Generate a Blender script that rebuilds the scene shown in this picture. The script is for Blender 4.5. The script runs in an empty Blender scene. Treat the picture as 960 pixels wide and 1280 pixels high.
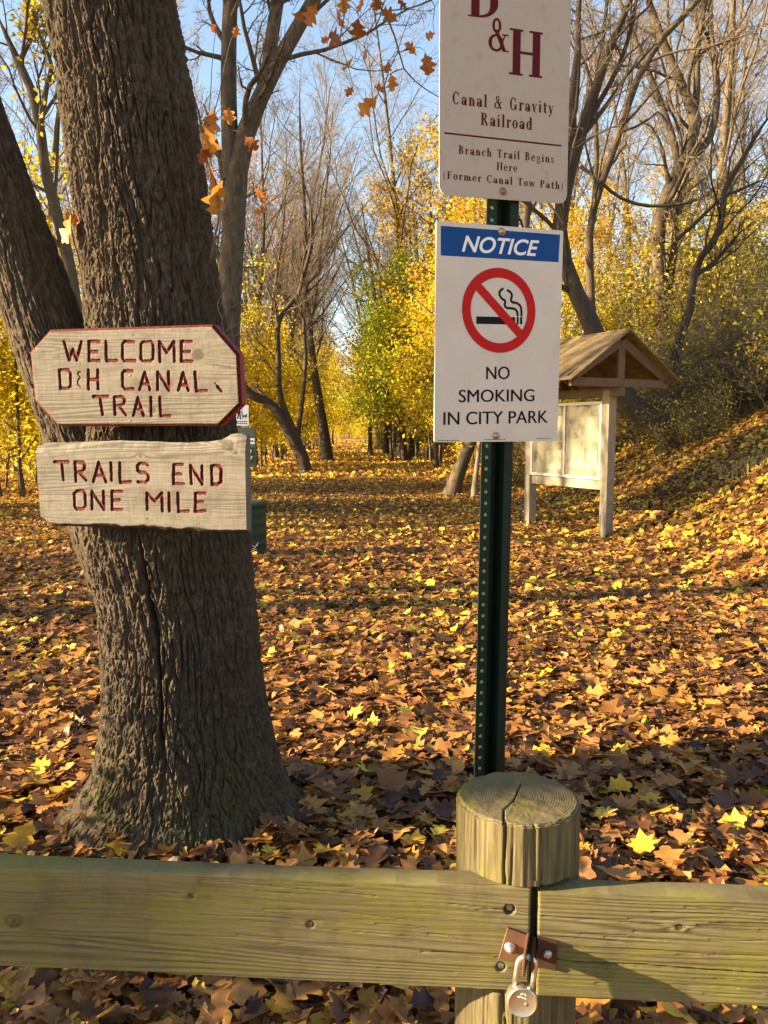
import bpy, bmesh, math
import numpy as np
from math import sin, cos, tan, radians, pi

C0 = bpy.context.scene
COL = C0.collection

# ------------------------------------------------------------------ camera, sky, sun, exposure
F, CX, CY, HY, CAMZ = 1000.0, 480.0, 640.0, 538.0, 1.55
TH = math.atan((CY - HY) / F)
cd = bpy.data.cameras.new('camera')
cam = bpy.data.objects.new('camera', cd)
COL.objects.link(cam)
cam.location = (0, 0, CAMZ)
cam.rotation_euler = (pi / 2 - TH, 0, 0)
cd.sensor_fit = 'VERTICAL'
cd.sensor_height = 36.0
cd.lens = 36.0 * F / 1280.0
cd.clip_start = 0.05
cd.clip_end = 2000
C0.camera = cam

SUN_EL, SUN_AZ = radians(17.0), radians(8.0)      # azimuth: measured from -X towards -Y (slightly behind the camera's left)
S = np.array([-cos(SUN_EL) * cos(SUN_AZ), -cos(SUN_EL) * sin(SUN_AZ), sin(SUN_EL)])
w = bpy.data.worlds.new('World')
C0.world = w
w.use_nodes = True
nt = w.node_tree
nt.nodes.clear()
wo = nt.nodes.new('ShaderNodeOutputWorld')
bg = nt.nodes.new('ShaderNodeBackground')
sky = nt.nodes.new('ShaderNodeTexSky')
sky.sky_type = 'NISHITA'
sky.sun_disc = False
sky.sun_elevation = SUN_EL
sky.sun_rotation = math.atan2(S[0], S[1])
sky.air_density = 1.0
sky.dust_density = 0.8
sky.ozone_density = 1.0
bg.inputs['Strength'].default_value = 0.072
nt.links.new(sky.outputs[0], bg.inputs[0])
nt.links.new(bg.outputs[0], wo.inputs[0])
sd = bpy.data.lights.new('sun', 'SUN')
sd.energy = 5.0
sd.angle = radians(0.53)
sd.color = (1.0, 0.80, 0.52)
sun = bpy.data.objects.new('sun', sd)
COL.objects.link(sun)
from mathutils import Vector, Matrix
sun.rotation_euler = Vector((S[0], S[1], S[2])).to_track_quat('Z', 'Y').to_euler()
C0.view_settings.view_transform = 'Standard'
C0.view_settings.look = 'None'
C0.view_settings.gamma = 1.0
C0.view_settings.use_curve_mapping = False
C0.view_settings.exposure = 2.45
C0.view_settings.use_white_balance = True          # the camera's warm daylight setting
C0.view_settings.white_balance_temperature = 6900
C0.view_settings.white_balance_tint = 10
C0.cycles.max_bounces = 6
C0.cycles.transparent_max_bounces = 8
C0.cycles.use_denoising = True

# ------------------------------------------------------------------ picture-to-place helpers
CT, ST = cos(TH), sin(TH)

def ray(px, py):
    a = (px - CX) / F
    b = (CY - py) / F
    return np.array([a, CT + b * ST, -ST + b * CT])

def P(px, py, Y):
    r = ray(px, py)
    return np.array([0, 0, CAMZ]) + r * (Y / r[1])

class Plane:
    """an upright plane turned by yaw about Z; local u (along), v (up), n (towards the viewer)"""
    def __init__(s, o, yaw, pitch=0.0):
        s.o = np.array(o, float)
        s.u = np.array([cos(yaw), sin(yaw), 0.0])
        h = np.array([sin(yaw), -cos(yaw), 0.0])
        z = np.array([0, 0, 1.0])
        s.n = h * cos(pitch) + z * sin(pitch)
        s.v = z * cos(pitch) - h * sin(pitch)
    def hit(s, px, py):
        r = ray(px, py)
        c = np.array([0, 0, CAMZ])
        t = ((s.o - c) @ s.n) / (r @ s.n)
        q = c + r * t - s.o
        return np.array([q @ s.u, q @ s.v])
    def hits(s, pts):
        return np.array([s.hit(*p) for p in pts])
    def matrix(s):
        m = Matrix.Identity(4)
        for i, a in enumerate((s.u, s.v, s.n, s.o)):
            for j in range(3):
                m[j][i] = a[j]
        return m

# ------------------------------------------------------------------ vector noise
def _h(ix, iy, iz, seed):
    h = (ix.astype(np.int64) * 374761393 + iy.astype(np.int64) * 668265263 + iz.astype(np.int64) * 2147483647 + seed * 1274126177) & 0xFFFFFFFF
    h = ((h ^ (h >> 13)) * 1274126177) & 0xFFFFFFFF
    h = ((h ^ (h >> 16)) * 2246822519) & 0xFFFFFFFF
    return ((h ^ (h >> 15)) & 0xFFFFFF) / float(0x7FFFFF) - 1.0

def vn(x, y, z=None, seed=0):
    x = np.asarray(x, float); y = np.asarray(y, float)
    z = np.zeros_like(x) if z is None else np.asarray(z, float) + np.zeros_like(x)
    ix, iy, iz = np.floor(x), np.floor(y), np.floor(z)
    fx, fy, fz = x - ix, y - iy, z - iz
    fx = fx * fx * (3 - 2 * fx); fy = fy * fy * (3 - 2 * fy); fz = fz * fz * (3 - 2 * fz)
    r = 0
    for dx in (0, 1):
        for dy in (0, 1):
            for dz in (0, 1):
                wt = (fx if dx else 1 - fx) * (fy if dy else 1 - fy) * (fz if dz else 1 - fz)
                r = r + wt * _h(ix + dx, iy + dy, iz + dz, seed)
    return r

def fbm(x, y, z=None, seed=0, o=3):
    r, a, s = 0, 1.0, 0
    for i in range(o):
        r = r + a * vn(x * 2 ** i, y * 2 ** i, None if z is None else z * 2 ** i, seed + i * 17)
        s += a
        a *= 0.5
    return r / s * 1.5

def sstep(a, b, x):
    t = np.clip((x - a) / (b - a), 0, 1)
    return t * t * (3 - 2 * t)

# ------------------------------------------------------------------ mesh helpers
def mesh_from(name, V, Fs, mats=(), midx=None, attrs=None, smooth=False):
    """Fs: list of int arrays (n,k)"""
    V = np.ascontiguousarray(V, dtype=np.float32)
    Fs = [np.asarray(f, dtype=np.int32) for f in Fs if len(f)]
    me = bpy.data.meshes.new(name)
    me.vertices.add(len(V))
    me.vertices.foreach_set('co', V.ravel())
    nl = sum(f.size for f in Fs); nf = sum(len(f) for f in Fs)
    me.loops.add(nl)
    me.polygons.add(nf)
    me.loops.foreach_set('vertex_index', np.concatenate([f.ravel() for f in Fs]))
    tot = np.concatenate([np.full(len(f), f.shape[1], np.int32) for f in Fs])
    st = np.concatenate([[0], np.cumsum(tot)[:-1]]).astype(np.int32)
    me.polygons.foreach_set('loop_start', st)
    me.polygons.foreach_set('loop_total', tot)
    if midx is not None:
        me.polygons.foreach_set('material_index', np.asarray(midx, np.int32))
    me.polygons.foreach_set('use_smooth', np.full(nf, bool(smooth)))
    for m in mats:
        me.materials.append(m)
    for k, a in (attrs or {}).items():
        at = me.attributes.new(k, 'FLOAT', 'POINT')
        at.data.foreach_set('value', np.asarray(a, np.float32).ravel())
    me.update()
    me.validate()
    return me

def link(name, me, parent=None, loc=None):
    o = bpy.data.objects.new(name, me)
    COL.objects.link(o)
    if parent is not None:
        o.parent = parent
    if loc is not None:
        o.location = loc
    return o

def tag(o, label=None, cat=None, group=None, kind=None):
    if label: o['label'] = label
    if cat: o['category'] = cat
    if group: o['group'] = group
    if kind: o['kind'] = kind
    return o

def empty(name, loc=(0, 0, 0), rz=0.0):
    o = bpy.data.objects.new(name, None)
    COL.objects.link(o)
    o.location = loc
    o.rotation_euler = (0, 0, rz)
    o.empty_display_size = 0.2
    return o

def copy_tree(o, parent=None):
    c = o.copy()
    COL.objects.link(c)
    if parent is not None:
        c.parent = parent
    for ch in list(o.children):
        copy_tree(ch, c)
    return c

class MB:
    """collects convex and tube pieces into one mesh"""
    def __init__(s):
        s.V = []; s.F = []; s.n = 0; s.M = []
    def add(s, V, Fs, m=0):
        V = np.asarray(V, float)
        s.V.append(V)
        for f in Fs:
            s.F.append([i + s.n for i in f]); s.M.append(m)
        s.n += len(V)
        return s
    def box(s, c, size, R=None, m=0):
        sx, sy, sz = [k / 2 for k in size]
        v = np.array([[x, y, z] for x in (-sx, sx) for y in (-sy, sy) for z in (-sz, sz)])
        if R is not None:
            v = v @ np.asarray(R).T
        v = v + np.asarray(c)
        return s.add(v, [(0, 1, 3, 2), (4, 6, 7, 5), (0, 4, 5, 1), (2, 3, 7, 6), (0, 2, 6, 4), (1, 5, 7, 3)], m)
    def bar(s, a, b, wd, hd, up=(0, 0, 1), m=0):
        a = np.asarray(a, float); b = np.asarray(b, float)
        t = b - a; L = np.linalg.norm(t); t /= L
        sd_ = np.cross(t, up); sd_ /= np.linalg.norm(sd_)
        u = np.cross(sd_, t)
        return s.box((a + b) / 2, (L, wd, hd), np.array([t, sd_, u]).T, m)
    def prism(s, poly, z0, z1, fr=None, m=0):
        """poly in local xy, extruded in local z; fr = Plane or None"""
        n = len(poly)
        v = np.array([[p[0], p[1], z] for z in (z0, z1) for p in poly])
        if fr is not None:
            v = fr.o + v[:, :1] * fr.u + v[:, 1:2] * fr.v + v[:, 2:] * fr.n
        fs = [tuple(range(n - 1, -1, -1)), tuple(range(n, 2 * n))]
        fs += [(i, (i + 1) % n, n + (i + 1) % n, n + i) for i in range(n)]
        return s.add(v, fs, m)
    def lathe(s, prof, o=(0, 0, 0), ax=(0, 0, 1), seg=20, m=0):
        ax = np.asarray(ax, float); ax /= np.linalg.norm(ax)
        r0 = np.array([1, 0, 0]) if abs(ax[0]) < .8 else np.array([0, 1, 0])
        e1 = np.cross(ax, r0); e1 /= np.linalg.norm(e1); e2 = np.cross(ax, e1)
        k = len(prof)
        v = []
        for (r, h) in prof:
            for i in range(seg):
                a = 2 * pi * i / seg
                v.append(np.asarray(o) + ax * h + e1 * r * cos(a) + e2 * r * sin(a))
        fs = []
        for j in range(k - 1):
            for i in range(seg):
                i2 = (i + 1) % seg
                fs.append((j * seg + i, j * seg + i2, (j + 1) * seg + i2, (j + 1) * seg + i))
        fs.append(tuple(range(seg - 1, -1, -1)))
        fs.append(tuple((k - 1) * seg + i for i in range(seg)))
        return s.add(v, fs, m)
    def tube(s, pts, rad, sides=8, m=0, cap=True):
        V, Fq = tubes(np.asarray(pts, float)[None], np.broadcast_to(np.asarray(rad, float), (1, len(pts))), sides)
        fs = [tuple(f) for f in Fq]
        if cap:
            k = len(pts)
            fs.append(tuple(range(sides - 1, -1, -1)))
            fs.append(tuple((k - 1) * sides + i for i in range(sides)))
        return s.add(V, fs, m)
    def build(s, name, mats, parent=None, bevel=0, smooth=False, loc=None):
        if not isinstance(mats, (list, tuple)):
            mats = [mats]
        me = bpy.data.meshes.new(name)
        V = np.concatenate(s.V)
        me.from_pydata(V.tolist(), [], s.F)
        for m in mats:
            me.materials.append(m)
        me.polygons.foreach_set('material_index', s.M)
        bm = bmesh.new(); bm.from_mesh(me)
        bmesh.ops.recalc_face_normals(bm, faces=bm.faces)
        bm.to_mesh(me); bm.free()
        me.polygons.foreach_set('use_smooth', np.full(len(me.polygons), bool(smooth)))
        me.update()
        o = link(name, me, parent, loc)
        if bevel:
            b = o.modifiers.new('edge', 'BEVEL')
            b.width = bevel; b.segments = 2; b.limit_method = 'ANGLE'
            b.angle_limit = radians(40)
        return o

def nrm(a):
    return a / np.maximum(np.linalg.norm(a, axis=-1, keepdims=True), 1e-9)

def tubes(pts, rad, sides):
    """pts (n,s,3), rad (n,s) -> V, quads"""
    n, k, _ = pts.shape
    t = np.gradient(pts, axis=1)
    t = nrm(t)
    ref = np.eye(3)[np.argmin(np.abs(t).max(axis=1), axis=1)]
    e1 = nrm(np.cross(t, ref[:, None, :]))
    e2 = np.cross(t, e1)
    a = np.arange(sides) * 2 * pi / sides
    V = pts[:, :, None, :] + rad[:, :, None, None] * (np.cos(a)[None, None, :, None] * e1[:, :, None, :] + np.sin(a)[None, None, :, None] * e2[:, :, None, :])
    base = (np.arange(n) * k * sides)[:, None, None]
    j = (np.arange(k - 1) * sides)[None, :, None]
    i = np.arange(sides)[None, None, :]
    i2 = (i + 1) % sides
    q = np.stack([base + j + i, base + j + i2, base + j + sides + i2, base + j + sides + i], -1)
    return V.reshape(-1, 3), q.reshape(-1, 4)

# ------------------------------------------------------------------ materials
class NT:
    def __init__(s, name):
        s.m = bpy.data.materials.new(name)
        s.m.use_nodes = True
        s.t = s.m.node_tree
        s.t.nodes.clear()
        s.out = s.t.nodes.new('ShaderNodeOutputMaterial')
    def n(s, typ, ins=None, **kw):
        nd = s.t.nodes.new('ShaderNode' + typ)
        for k, v in kw.items():
            setattr(nd, k, v)
        for k, v in (ins or {}).items():
            s.set(nd.inputs[k], v)
        return nd
    def set(s, sock, v):
        if isinstance(v, bpy.types.NodeSocket):
            s.t.links.new(v, sock)
        elif isinstance(v, bpy.types.Node):
            s.t.links.new(v.outputs[0], sock)
        else:
            if isinstance(v, (tuple, list)) and len(v) == 3 and sock.type == 'RGBA':
                v = (*v, 1)
            sock.default_value = v
    def attr(s, name):
        return s.n('Attribute', attribute_name=name).outputs['Fac']
    def noise(s, vec, scale, detail=4, rough=.55, dist=0.0):
        return s.n('TexNoise', {'Vector': vec, 'Scale': scale, 'Detail': detail, 'Roughness': rough, 'Distortion': dist}).outputs['Fac']
    def map(s, vec, sc):
        return s.n('Mapping', {'Vector': vec, 'Scale': sc}).outputs[0]
    def ramp(s, fac, stops, interp='LINEAR'):
        r = s.n('ValToRGB', {'Fac': fac})
        r.color_ramp.interpolation = interp
        el = r.color_ramp.elements
        while len(el) < len(stops):
            el.new(0.5)
        for e, (p, c) in zip(el, stops):
            e.position = p
            e.color = (*c, 1) if len(c) == 3 else c
        return r.outputs[0]
    def rng(s, v, a, b, c=0.0, d=1.0):
        return s.n('MapRange', {'Value': v, 'From Min': a, 'From Max': b, 'To Min': c, 'To Max': d}).outputs[0]
    def mix(s, f, a, b, mode='MIX'):
        m = s.n('MixRGB', {'Fac': f, 'Color1': a, 'Color2': b}, blend_type=mode)
        return m.outputs[0]
    def math(s, op, a, b=0.0):
        m = s.n('Math', operation=op)
        s.set(m.inputs[0], a); s.set(m.inputs[1], b)
        return m.outputs[0]
    def bump(s, h, strength, dist):
        return s.n('Bump', {'Height': h, 'Strength': strength, 'Distance': dist}).outputs[0]
    def pbr(s, color, rough=.8, normal=None, metal=0.0, spec=.4):
        b = s.n('BsdfPrincipled', {'Base Color': color, 'Roughness': rough, 'Metallic': metal, 'Specular IOR Level': spec})
        if normal is not None:
            s.set(b.inputs['Normal'], normal)
        return b.outputs[0]
    def done(s, sh):
        s.t.links.new(sh, s.out.inputs['Surface'])
        return s.m
    def obj(s):
        return s.n('TexCoord').outputs['Object']

def bark_mat(name, c1, c2, c3, zs=.12, sc=14, bump=.9, dist=.05, moss=None):
    t = NT(name); o = t.obj()
    v = t.map(o, (1, 1, zs))
    a = t.noise(v, sc, 6, .65)
    b = t.noise(o, sc * .25, 3, .5)
    fine = t.noise(o, sc * 9, 3, .6)
    col = t.mix(t.rng(a, .35, .65), c1, c2)
    col = t.mix(t.rng(b, .45, .7), col, c3)
    col = t.mix(t.rng(fine, .5, .75, 0, .5), col, tuple(min(1, k * 1.7) for k in c2))
    if moss:
        z = t.n('SeparateXYZ', {'Vector': o}).outputs[2]
        mk = t.math('MULTIPLY', t.rng(z, moss[1], 0.0), t.rng(t.noise(o, 7, 4, .6), .45, .62))
        col = t.mix(mk, col, moss[0])
    h = t.math('ADD', a, t.math('MULTIPLY', fine, .35))
    return t.done(t.pbr(col, .92, t.bump(h, bump, dist), spec=.2))

M = {}
M['oak_bark'] = bark_mat('oak_bark', (.036, .025, .016), (.135, .104, .068), (.075, .056, .035), .35, 60, 1.0, .014, ((.10, .092, .03), 0.5))
M['grey_bark'] = bark_mat('grey_bark', (.04, .031, .021), (.165, .13, .085), (.09, .07, .046), .35, 13, .9, .05)
M['dark_bark'] = bark_mat('dark_bark', (.04, .03, .022), (.075, .058, .04), (.055, .042, .03), .2, 9, .6, .03)
M['brown_bark'] = bark_mat('brown_bark', (.05, .037, .024), (.12, .09, .056), (.08, .058, .036), .2, 9, .6, .03)
M['pale_twig'] = bark_mat('pale_twig', (.14, .11, .075), (.24, .19, .13), (.18, .14, .095), .3, 9, .2, .01)
M['dark_twig'] = bark_mat('dark_twig', (.09, .07, .05), (.15, .115, .08), (.12, .09, .065), .3, 9, .2, .01)

def leaf_mat(name, stops, trans=.38, rough=.55, spec=.25, jitter=.1, under=False):
    t = NT(name)
    a = t.attr('tint')
    oi = t.n('ObjectInfo').outputs['Random']
    a = t.math('ADD', a, t.math('MULTIPLY', t.math('SUBTRACT', oi, .5), jitter))
    col = t.ramp(a, stops)
    veins = t.noise(t.obj(), 60, 2, .5)
    col = t.mix(t.rng(veins, .35, .7, 0, .35), col, t.mix(1, col, (.55, .45, .4), 'MULTIPLY'))
    bf = t.n('NewGeometry').outputs['Backfacing']
    col = t.mix(t.math('MULTIPLY', bf, .28), col, (.46, .34, .2)) if under else col
    p = t.pbr(col, rough, spec=spec)
    tr = t.n('BsdfTranslucent', {'Color': col}).outputs[0]
    return t.done(t.n('MixShader', {0: trans, 1: p, 2: tr}).outputs[0])

LITTER = [(0.0, (.055, .024, .012)), (.2, (.14, .054, .018)), (.4, (.26, .112, .03)), (.56, (.40, .20, .06)), (.7, (.48, .21, .03)),
          (.84, (.66, .42, .035)), (1.0, (.82, .64, .09))]
M['litter'] = leaf_mat('litter_leaf', LITTER, .22, .5, .35, 0, True)
M['oak_leaf'] = leaf_mat('oak_leaf', [(0, (.25, .075, .02)), (.5, (.46, .16, .03)), (1, (.62, .27, .04))], .4, .5, .3, 0)
M['yellow_leaf'] = leaf_mat('yellow_leaf', [(0, (.24, .24, .025)), (.35, (.56, .46, .025)), (.75, (.74, .60, .035)), (1, (.78, .50, .035))], .5)
M['green_leaf'] = leaf_mat('green_leaf', [(0, (.16, .22, .018)), (.4, (.34, .40, .025)), (.7, (.6, .55, .03)), (1, (.84, .66, .04))], .5)
M['gold_leaf'] = leaf_mat('gold_leaf', [(0, (.40, .25, .025)), (.4, (.66, .45, .025)), (.8, (.76, .52, .03)), (1, (.68, .31, .03))], .5)
M['brush_leaf'] = leaf_mat('brush_leaf', [(0, (.10, .075, .025)), (.4, (.26, .20, .035)), (.75, (.48, .39, .045)), (1, (.78, .64, .07))], .4)
M['russet_leaf'] = leaf_mat('russet_leaf', [(0, (.34, .17, .08)), (.5, (.5, .26, .10)), (1, (.66, .38, .12))], .45)

t = NT('leafy_soil'); o = t.obj()
v1 = t.n('TexVoronoi', {'Vector': t.map(o, (1, 1, .2)), 'Scale': 13.0}, feature='F1')
far = t.noise(o, .9, 4, .6)
col = t.ramp(t.n('SeparateColor', {'Color': v1.outputs['Color']}).outputs[0],
             [(0, (.045, .022, .012)), (.35, (.13, .055, .022)), (.6, (.26, .12, .04)), (.85, (.5, .26, .04)), (1, (.68, .44, .06))])
col = t.mix(t.rng(far, .4, .65), col, (.13, .06, .022))
nz = t.noise(o, 25, 4, .6)
M['soil'] = t.done(t.pbr(col, .9, t.bump(t.math('ADD', v1.outputs['Distance'], nz), .9, .04), spec=.15))

def plank_mat(name, c_lo, c_hi, stain, algae=None, paint=None, saw=0.0, rough=.85):
    """weathered wood; 'grain' and 'ink' come with the mesh"""
    t = NT(name); o = t.obj()
    g = t.attr('grain')
    fib = t.noise(t.map(o, (6, 160, 40)), 4, 5, .6)
    pat = t.noise(t.map(o, (1.4, 5, 5)), 2.2, 4, .6)
    col = t.mix(t.rng(g, .1, .9), c_hi, c_lo)
    col = t.mix(t.rng(fib, .3, .75, 0, .55), col, c_lo)
    col = t.mix(t.rng(pat, .48, .72, 0, .8), col, stain)
    blot = t.noise(t.map(o, (4, 3, 3)), 3.1, 6, .7)
    col = t.mix(t.rng(blot, .5, .68, 0, .55), col, tuple(k * .55 for k in stain))
    col = t.mix(t.rng(g, 1.1, 2.0), col, tuple(k * .42 for k in c_lo))
    h = t.math('ADD', t.math('MULTIPLY', g, -.5), fib)
    if algae:
        ag = t.noise(t.map(o, (1.0, 2.2, 2.2)), 4.5, 6, .68)
        sp = t.noise(o, 300, 2, .5)
        mk = t.math('MULTIPLY', t.rng(ag, .44, .66, 0, .85), t.rng(sp, .3, .6, .35, 1))
        col = t.mix(mk, col, algae)
    if saw:
        wv = t.noise(t.map(o, (330, 9, 9)), 1, 3, .7)
        h = t.math('ADD', h, t.math('MULTIPLY', wv, saw))
        col = t.mix(t.rng(wv, .35, .62, 0, .34), col, tuple(k * .55 for k in c_lo))
    if paint:
        wob = t.math('MULTIPLY', t.math('SUBTRACT', t.noise(o, 320, 3, .7), .5), 2.2)
        ink = t.math('MULTIPLY', t.rng(t.math('ADD', t.attr('ink'), wob), -.35, .35), t.rng(t.noise(o, 150, 3, .7), .30, .40))
        pc = t.mix(t.rng(t.noise(o, 90, 4, .6), .35, .7), paint, tuple(k * .5 for k in paint))
        col = t.mix(ink, col, pc)
    return t.done(t.pbr(col, rough, t.bump(h, .55, .0018), spec=.25))

M['sign_board'] = plank_mat('weathered_sign_board', (.095, .083, .067), (.215, .195, .16), (.12, .104, .083), None, (.10, .005, .004), .9)
M['fence_wood'] = plank_mat('algae_fence_wood', (.08, .064, .032), (.17, .143, .07), (.09, .068, .034), (.145, .138, .018))
M['kiosk_wood'] = plank_mat('kiosk_wood', (.19, .155, .105), (.31, .265, .185), (.235, .19, .125), None)
M['kiosk_wood_shaded'] = plank_mat('kiosk_wood_shaded', (.095, .064, .038), (.16, .11, .064), (.12, .08, .047), None)  # same wood as the posts, roof shade put into the colour

def simple(name, col, rough=.5, metal=0.0, spec=.5, nscale=0, namp=.25, bump=0.0):
    t = NT(name); o = t.obj()
    c = col; nm = None
    if nscale:
        nz = t.noise(o, nscale, 5, .6)
        c = t.mix(t.rng(nz, .35, .7, 0, namp), col, tuple(k * .45 for k in col))
        if bump:
            nm = t.bump(nz, bump, .002)
    return t.done(t.pbr(c, rough, nm, metal, spec))

M['red_edge'] = simple('red_edge_paint', (.21, .018, .018), .55, 0, .4, 60, .5, .4)
t = NT('sign_white'); o = t.obj()
grime = t.noise(o, 9, 5, .6)
speck = t.noise(o, 70, 3, .7)
c = t.mix(t.rng(grime, .42, .7, 0, .5), (.62, .545, .465), (.50, .43, .36))
c = t.mix(t.rng(speck, .66, .74, 0, .5), c, (.4, .34, .26))
M['sign_white'] = t.done(t.pbr(c, .5, None, 0, .2))
t = NT('sign_tan'); o = t.obj()
streak = t.noise(t.map(o, (9, 6, 6)), 4, 7, .75)
speck = t.noise(o, 55, 3, .7)
c = t.mix(t.rng(streak, .54, .72, 0, .5), (.43, .36, .29), (.27, .21, .145))
c = t.mix(t.rng(speck, .66, .74, 0, .5), c, (.3, .26, .2))
M['sign_tan'] = t.done(t.pbr(c, .55, None, 0, .2))
M['maroon'] = simple('maroon_ink', (.085, .008, .010), .7, 0, .12)
M['blue'] = simple('blue_ink', (.004, .062, .23), .6, 0, .15, 14, .25)
M['red'] = simple('red_ink', (.46, .010, .008), .6, 0, .15)
M['black'] = simple('black_ink', (.010, .008, .008), .7, 0, .12)
M['white_ink'] = simple('white_ink', (.78, .76, .73), .4)
M['green_post'] = simple('green_post_paint', (.004, .016, .008), .55, 0, .25, 30, .5, .3)
M['galv'] = simple('galvanised_steel', (.52, .5, .46), .42, .85, .5, 60, .4, .2)
M['brass'] = simple('worn_bolt', (.46, .36, .2), .45, .8, .5, 80, .5, .2)
M['rust'] = simple('rusty_plate', (.16, .078, .045), .68, .25, .4, 40, .5, .35)
M['rust_shaded'] = simple('shaded_rust', (.075, .03, .018), .75, .2, .3, 40, .5, .35)  # right hasp plate: same rust, with the tongue's shade put into the colour
M['lock'] = simple('lock_steel', (.62, .56, .46), .33, .9, .5, 40, .35, .15)
M['bolt_rust'] = simple('rusty_bolt', (.3, .2, .15), .6, .5, .4, 60, .4, .2)
M['dark'] = simple('dark_hole', (.02, .014, .01), .9)
M['can_green'] = simple('can_green', (.022, .05, .028), .6, 0, .25, 12, .35, .2)
M['box_green'] = simple('box_green', (.07, .09, .07), .5, 0, .4, 16, .3)
M['paper'] = simple('paper', (.56, .53, .45), .7, 0, .3, 9, .3)
M['paper_old'] = simple('old_paper', (.26, .22, .14), .7, 0, .3, 9, .5)
M['notice_dark'] = simple('dark_print', (.10, .09, .07), .7, 0, .3, 30, .7)
M['roof'] = simple('roof_board', (.21, .145, .065), .8, 0, .3, 8, .6, .4)
M['grass'] = leaf_mat('grass_blade', [(0, (.08, .11, .02)), (.5, (.3, .26, .08)), (1, (.55, .45, .2))], .3)

t = NT('plexiglass'); o = t.obj()
sm = t.noise(t.map(o, (1, 1, 1)), 4, 5, .6, .6)
body = t.pbr(t.mix(t.rng(sm, .4, .65), (.66, .63, .53), (.30, .27, .18)), .16, None, 0, .7)
tr = t.n('BsdfTransparent', {'Color': (.9, .9, .84)}).outputs[0]
M['plexi'] = t.done(t.n('MixShader', {0: t.rng(sm, .38, .66, .94, .62), 1: body, 2: tr}).outputs[0])

t = NT('end_grain'); o = t.obj()
rg = t.attr('ring')
dirt = t.noise(o, 18, 5, .65)
mossn = t.noise(o, 12, 6, .7)
c = t.mix(t.rng(rg, .25, .8), (.15, .12, .06), (.085, .065, .033))
c = t.mix(t.rng(dirt, .45, .7, 0, .6), c, (.11, .09, .05))
up = t.n('SeparateXYZ', {'Vector': t.n('NewGeometry').outputs['Normal']}).outputs[2]
c2 = t.mix(t.rng(mossn, .48, .64, 0, .75), c, (.17, .145, .012))
fib = t.noise(t.map(o, (60, 3, 60)), 3, 5, .6)
pat = t.noise(t.map(o, (3, 1, 3)), 6, 4, .6)
cs = t.mix(t.rng(fib, .35, .7), (.145, .118, .056), (.055, .042, .022))
cs = t.mix(t.rng(pat, .5, .66, 0, .7), cs, (.14, .125, .03))
c = t.mix(t.rng(up, .6, .8), cs, c2)
M['post_wood'] = t.done(t.pbr(c, .88, t.bump(fib, .5, .002), spec=.2))

# ------------------------------------------------------------------ terrain
def xfoot(y):
    return np.interp(y, [-5, 4, 8, 14, 22, 40, 80, 160], [4.6, 4.3, 3.7, 3.6, 3.3, 3.2, 1.0, -3.0])

def Hh(x, y):
    x = np.asarray(x, float); y = np.asarray(y, float)
    r = x - xfoot(y)
    sp = np.where(r > 8, r, np.log1p(np.exp(np.clip(r / .35, -30, 30))) * .35)
    h = .58 * 7.5 * np.tanh(sp / 7.5)
    h = h * sstep(-6, 4, y) * .999 + .03 * vn(x / 2.1, y / 2.1, seed=3) + .015 * vn(x / .6, y / .6, seed=4)
    h = h + .25 * sstep(2, 7, r) * vn(x / 3.3, y / 3.3, seed=9)
    left = -x - (8 + .12 * y)
    h = h + .10 * np.clip(left, 0, 30) * .4
    return h

def gz(x, y):
    return float(Hh(np.array([x]), np.array([y]))[0])

def ground_at(px, py):
    r = ray(px, py)
    ts = np.linspace(1, 200, 8000)
    q = np.array([0, 0, CAMZ]) + ts[:, None] * r
    d = q[:, 2] - Hh(q[:, 0], q[:, 1])
    i = np.argmax(d < 0)
    return q[i] if d[i] < 0 else q[-1]

gx = np.concatenate([-np.geomspace(9, 420, 50)[::-1], np.linspace(-8.8, 14, 190), np.geomspace(14.4, 420, 45)])
gy = np.concatenate([-np.geomspace(4, 300, 24)[::-1], np.linspace(-3.8, 24, 180), np.geomspace(24.5, 700, 80)])
XX, YY = np.meshgrid(gx, gy)
ZZ = Hh(XX, YY)
nx, ny = len(gx), len(gy)
idx = np.arange(nx * ny).reshape(ny, nx)
q = np.stack([idx[:-1, :-1], idx[:-1, 1:], idx[1:, 1:], idx[1:, :-1]], -1).reshape(-1, 4)
tag(link('ground', mesh_from('ground', np.stack([XX, YY, ZZ], -1).reshape(-1, 3), [q], [M['soil']], smooth=True)), kind='structure')

# ------------------------------------------------------------------ leaves
RG = np.random.default_rng(7)

def crumple(V, r, curl):
    a, b, c = r.uniform(-.3, 1.5) * curl, r.uniform(-.6, 1.1) * curl, r.uniform(-1, 1) * curl
    f1, f2, p1, p2 = r.uniform(4, 9), r.uniform(4, 9), r.uniform(0, 6), r.uniform(0, 6)
    V[:, 2] = a * V[:, 0] ** 2 * 1.6 + b * V[:, 1] ** 2 + c * V[:, 0] * V[:, 1] + .10 * curl * np.abs(V[:, 0])
    V[:, 2] += .035 * curl * (np.sin(V[:, 0] * f1 + p1) + np.sin(V[:, 1] * f2 + p2))
    V[:, 2] += .5 * curl * np.clip(np.abs(V[:, 0]) - .22, 0, 1) ** 2 * r.uniform(-2, 4)
    V[:, 2] = .13 * np.tanh(V[:, 2] / .13)
    return V

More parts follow.
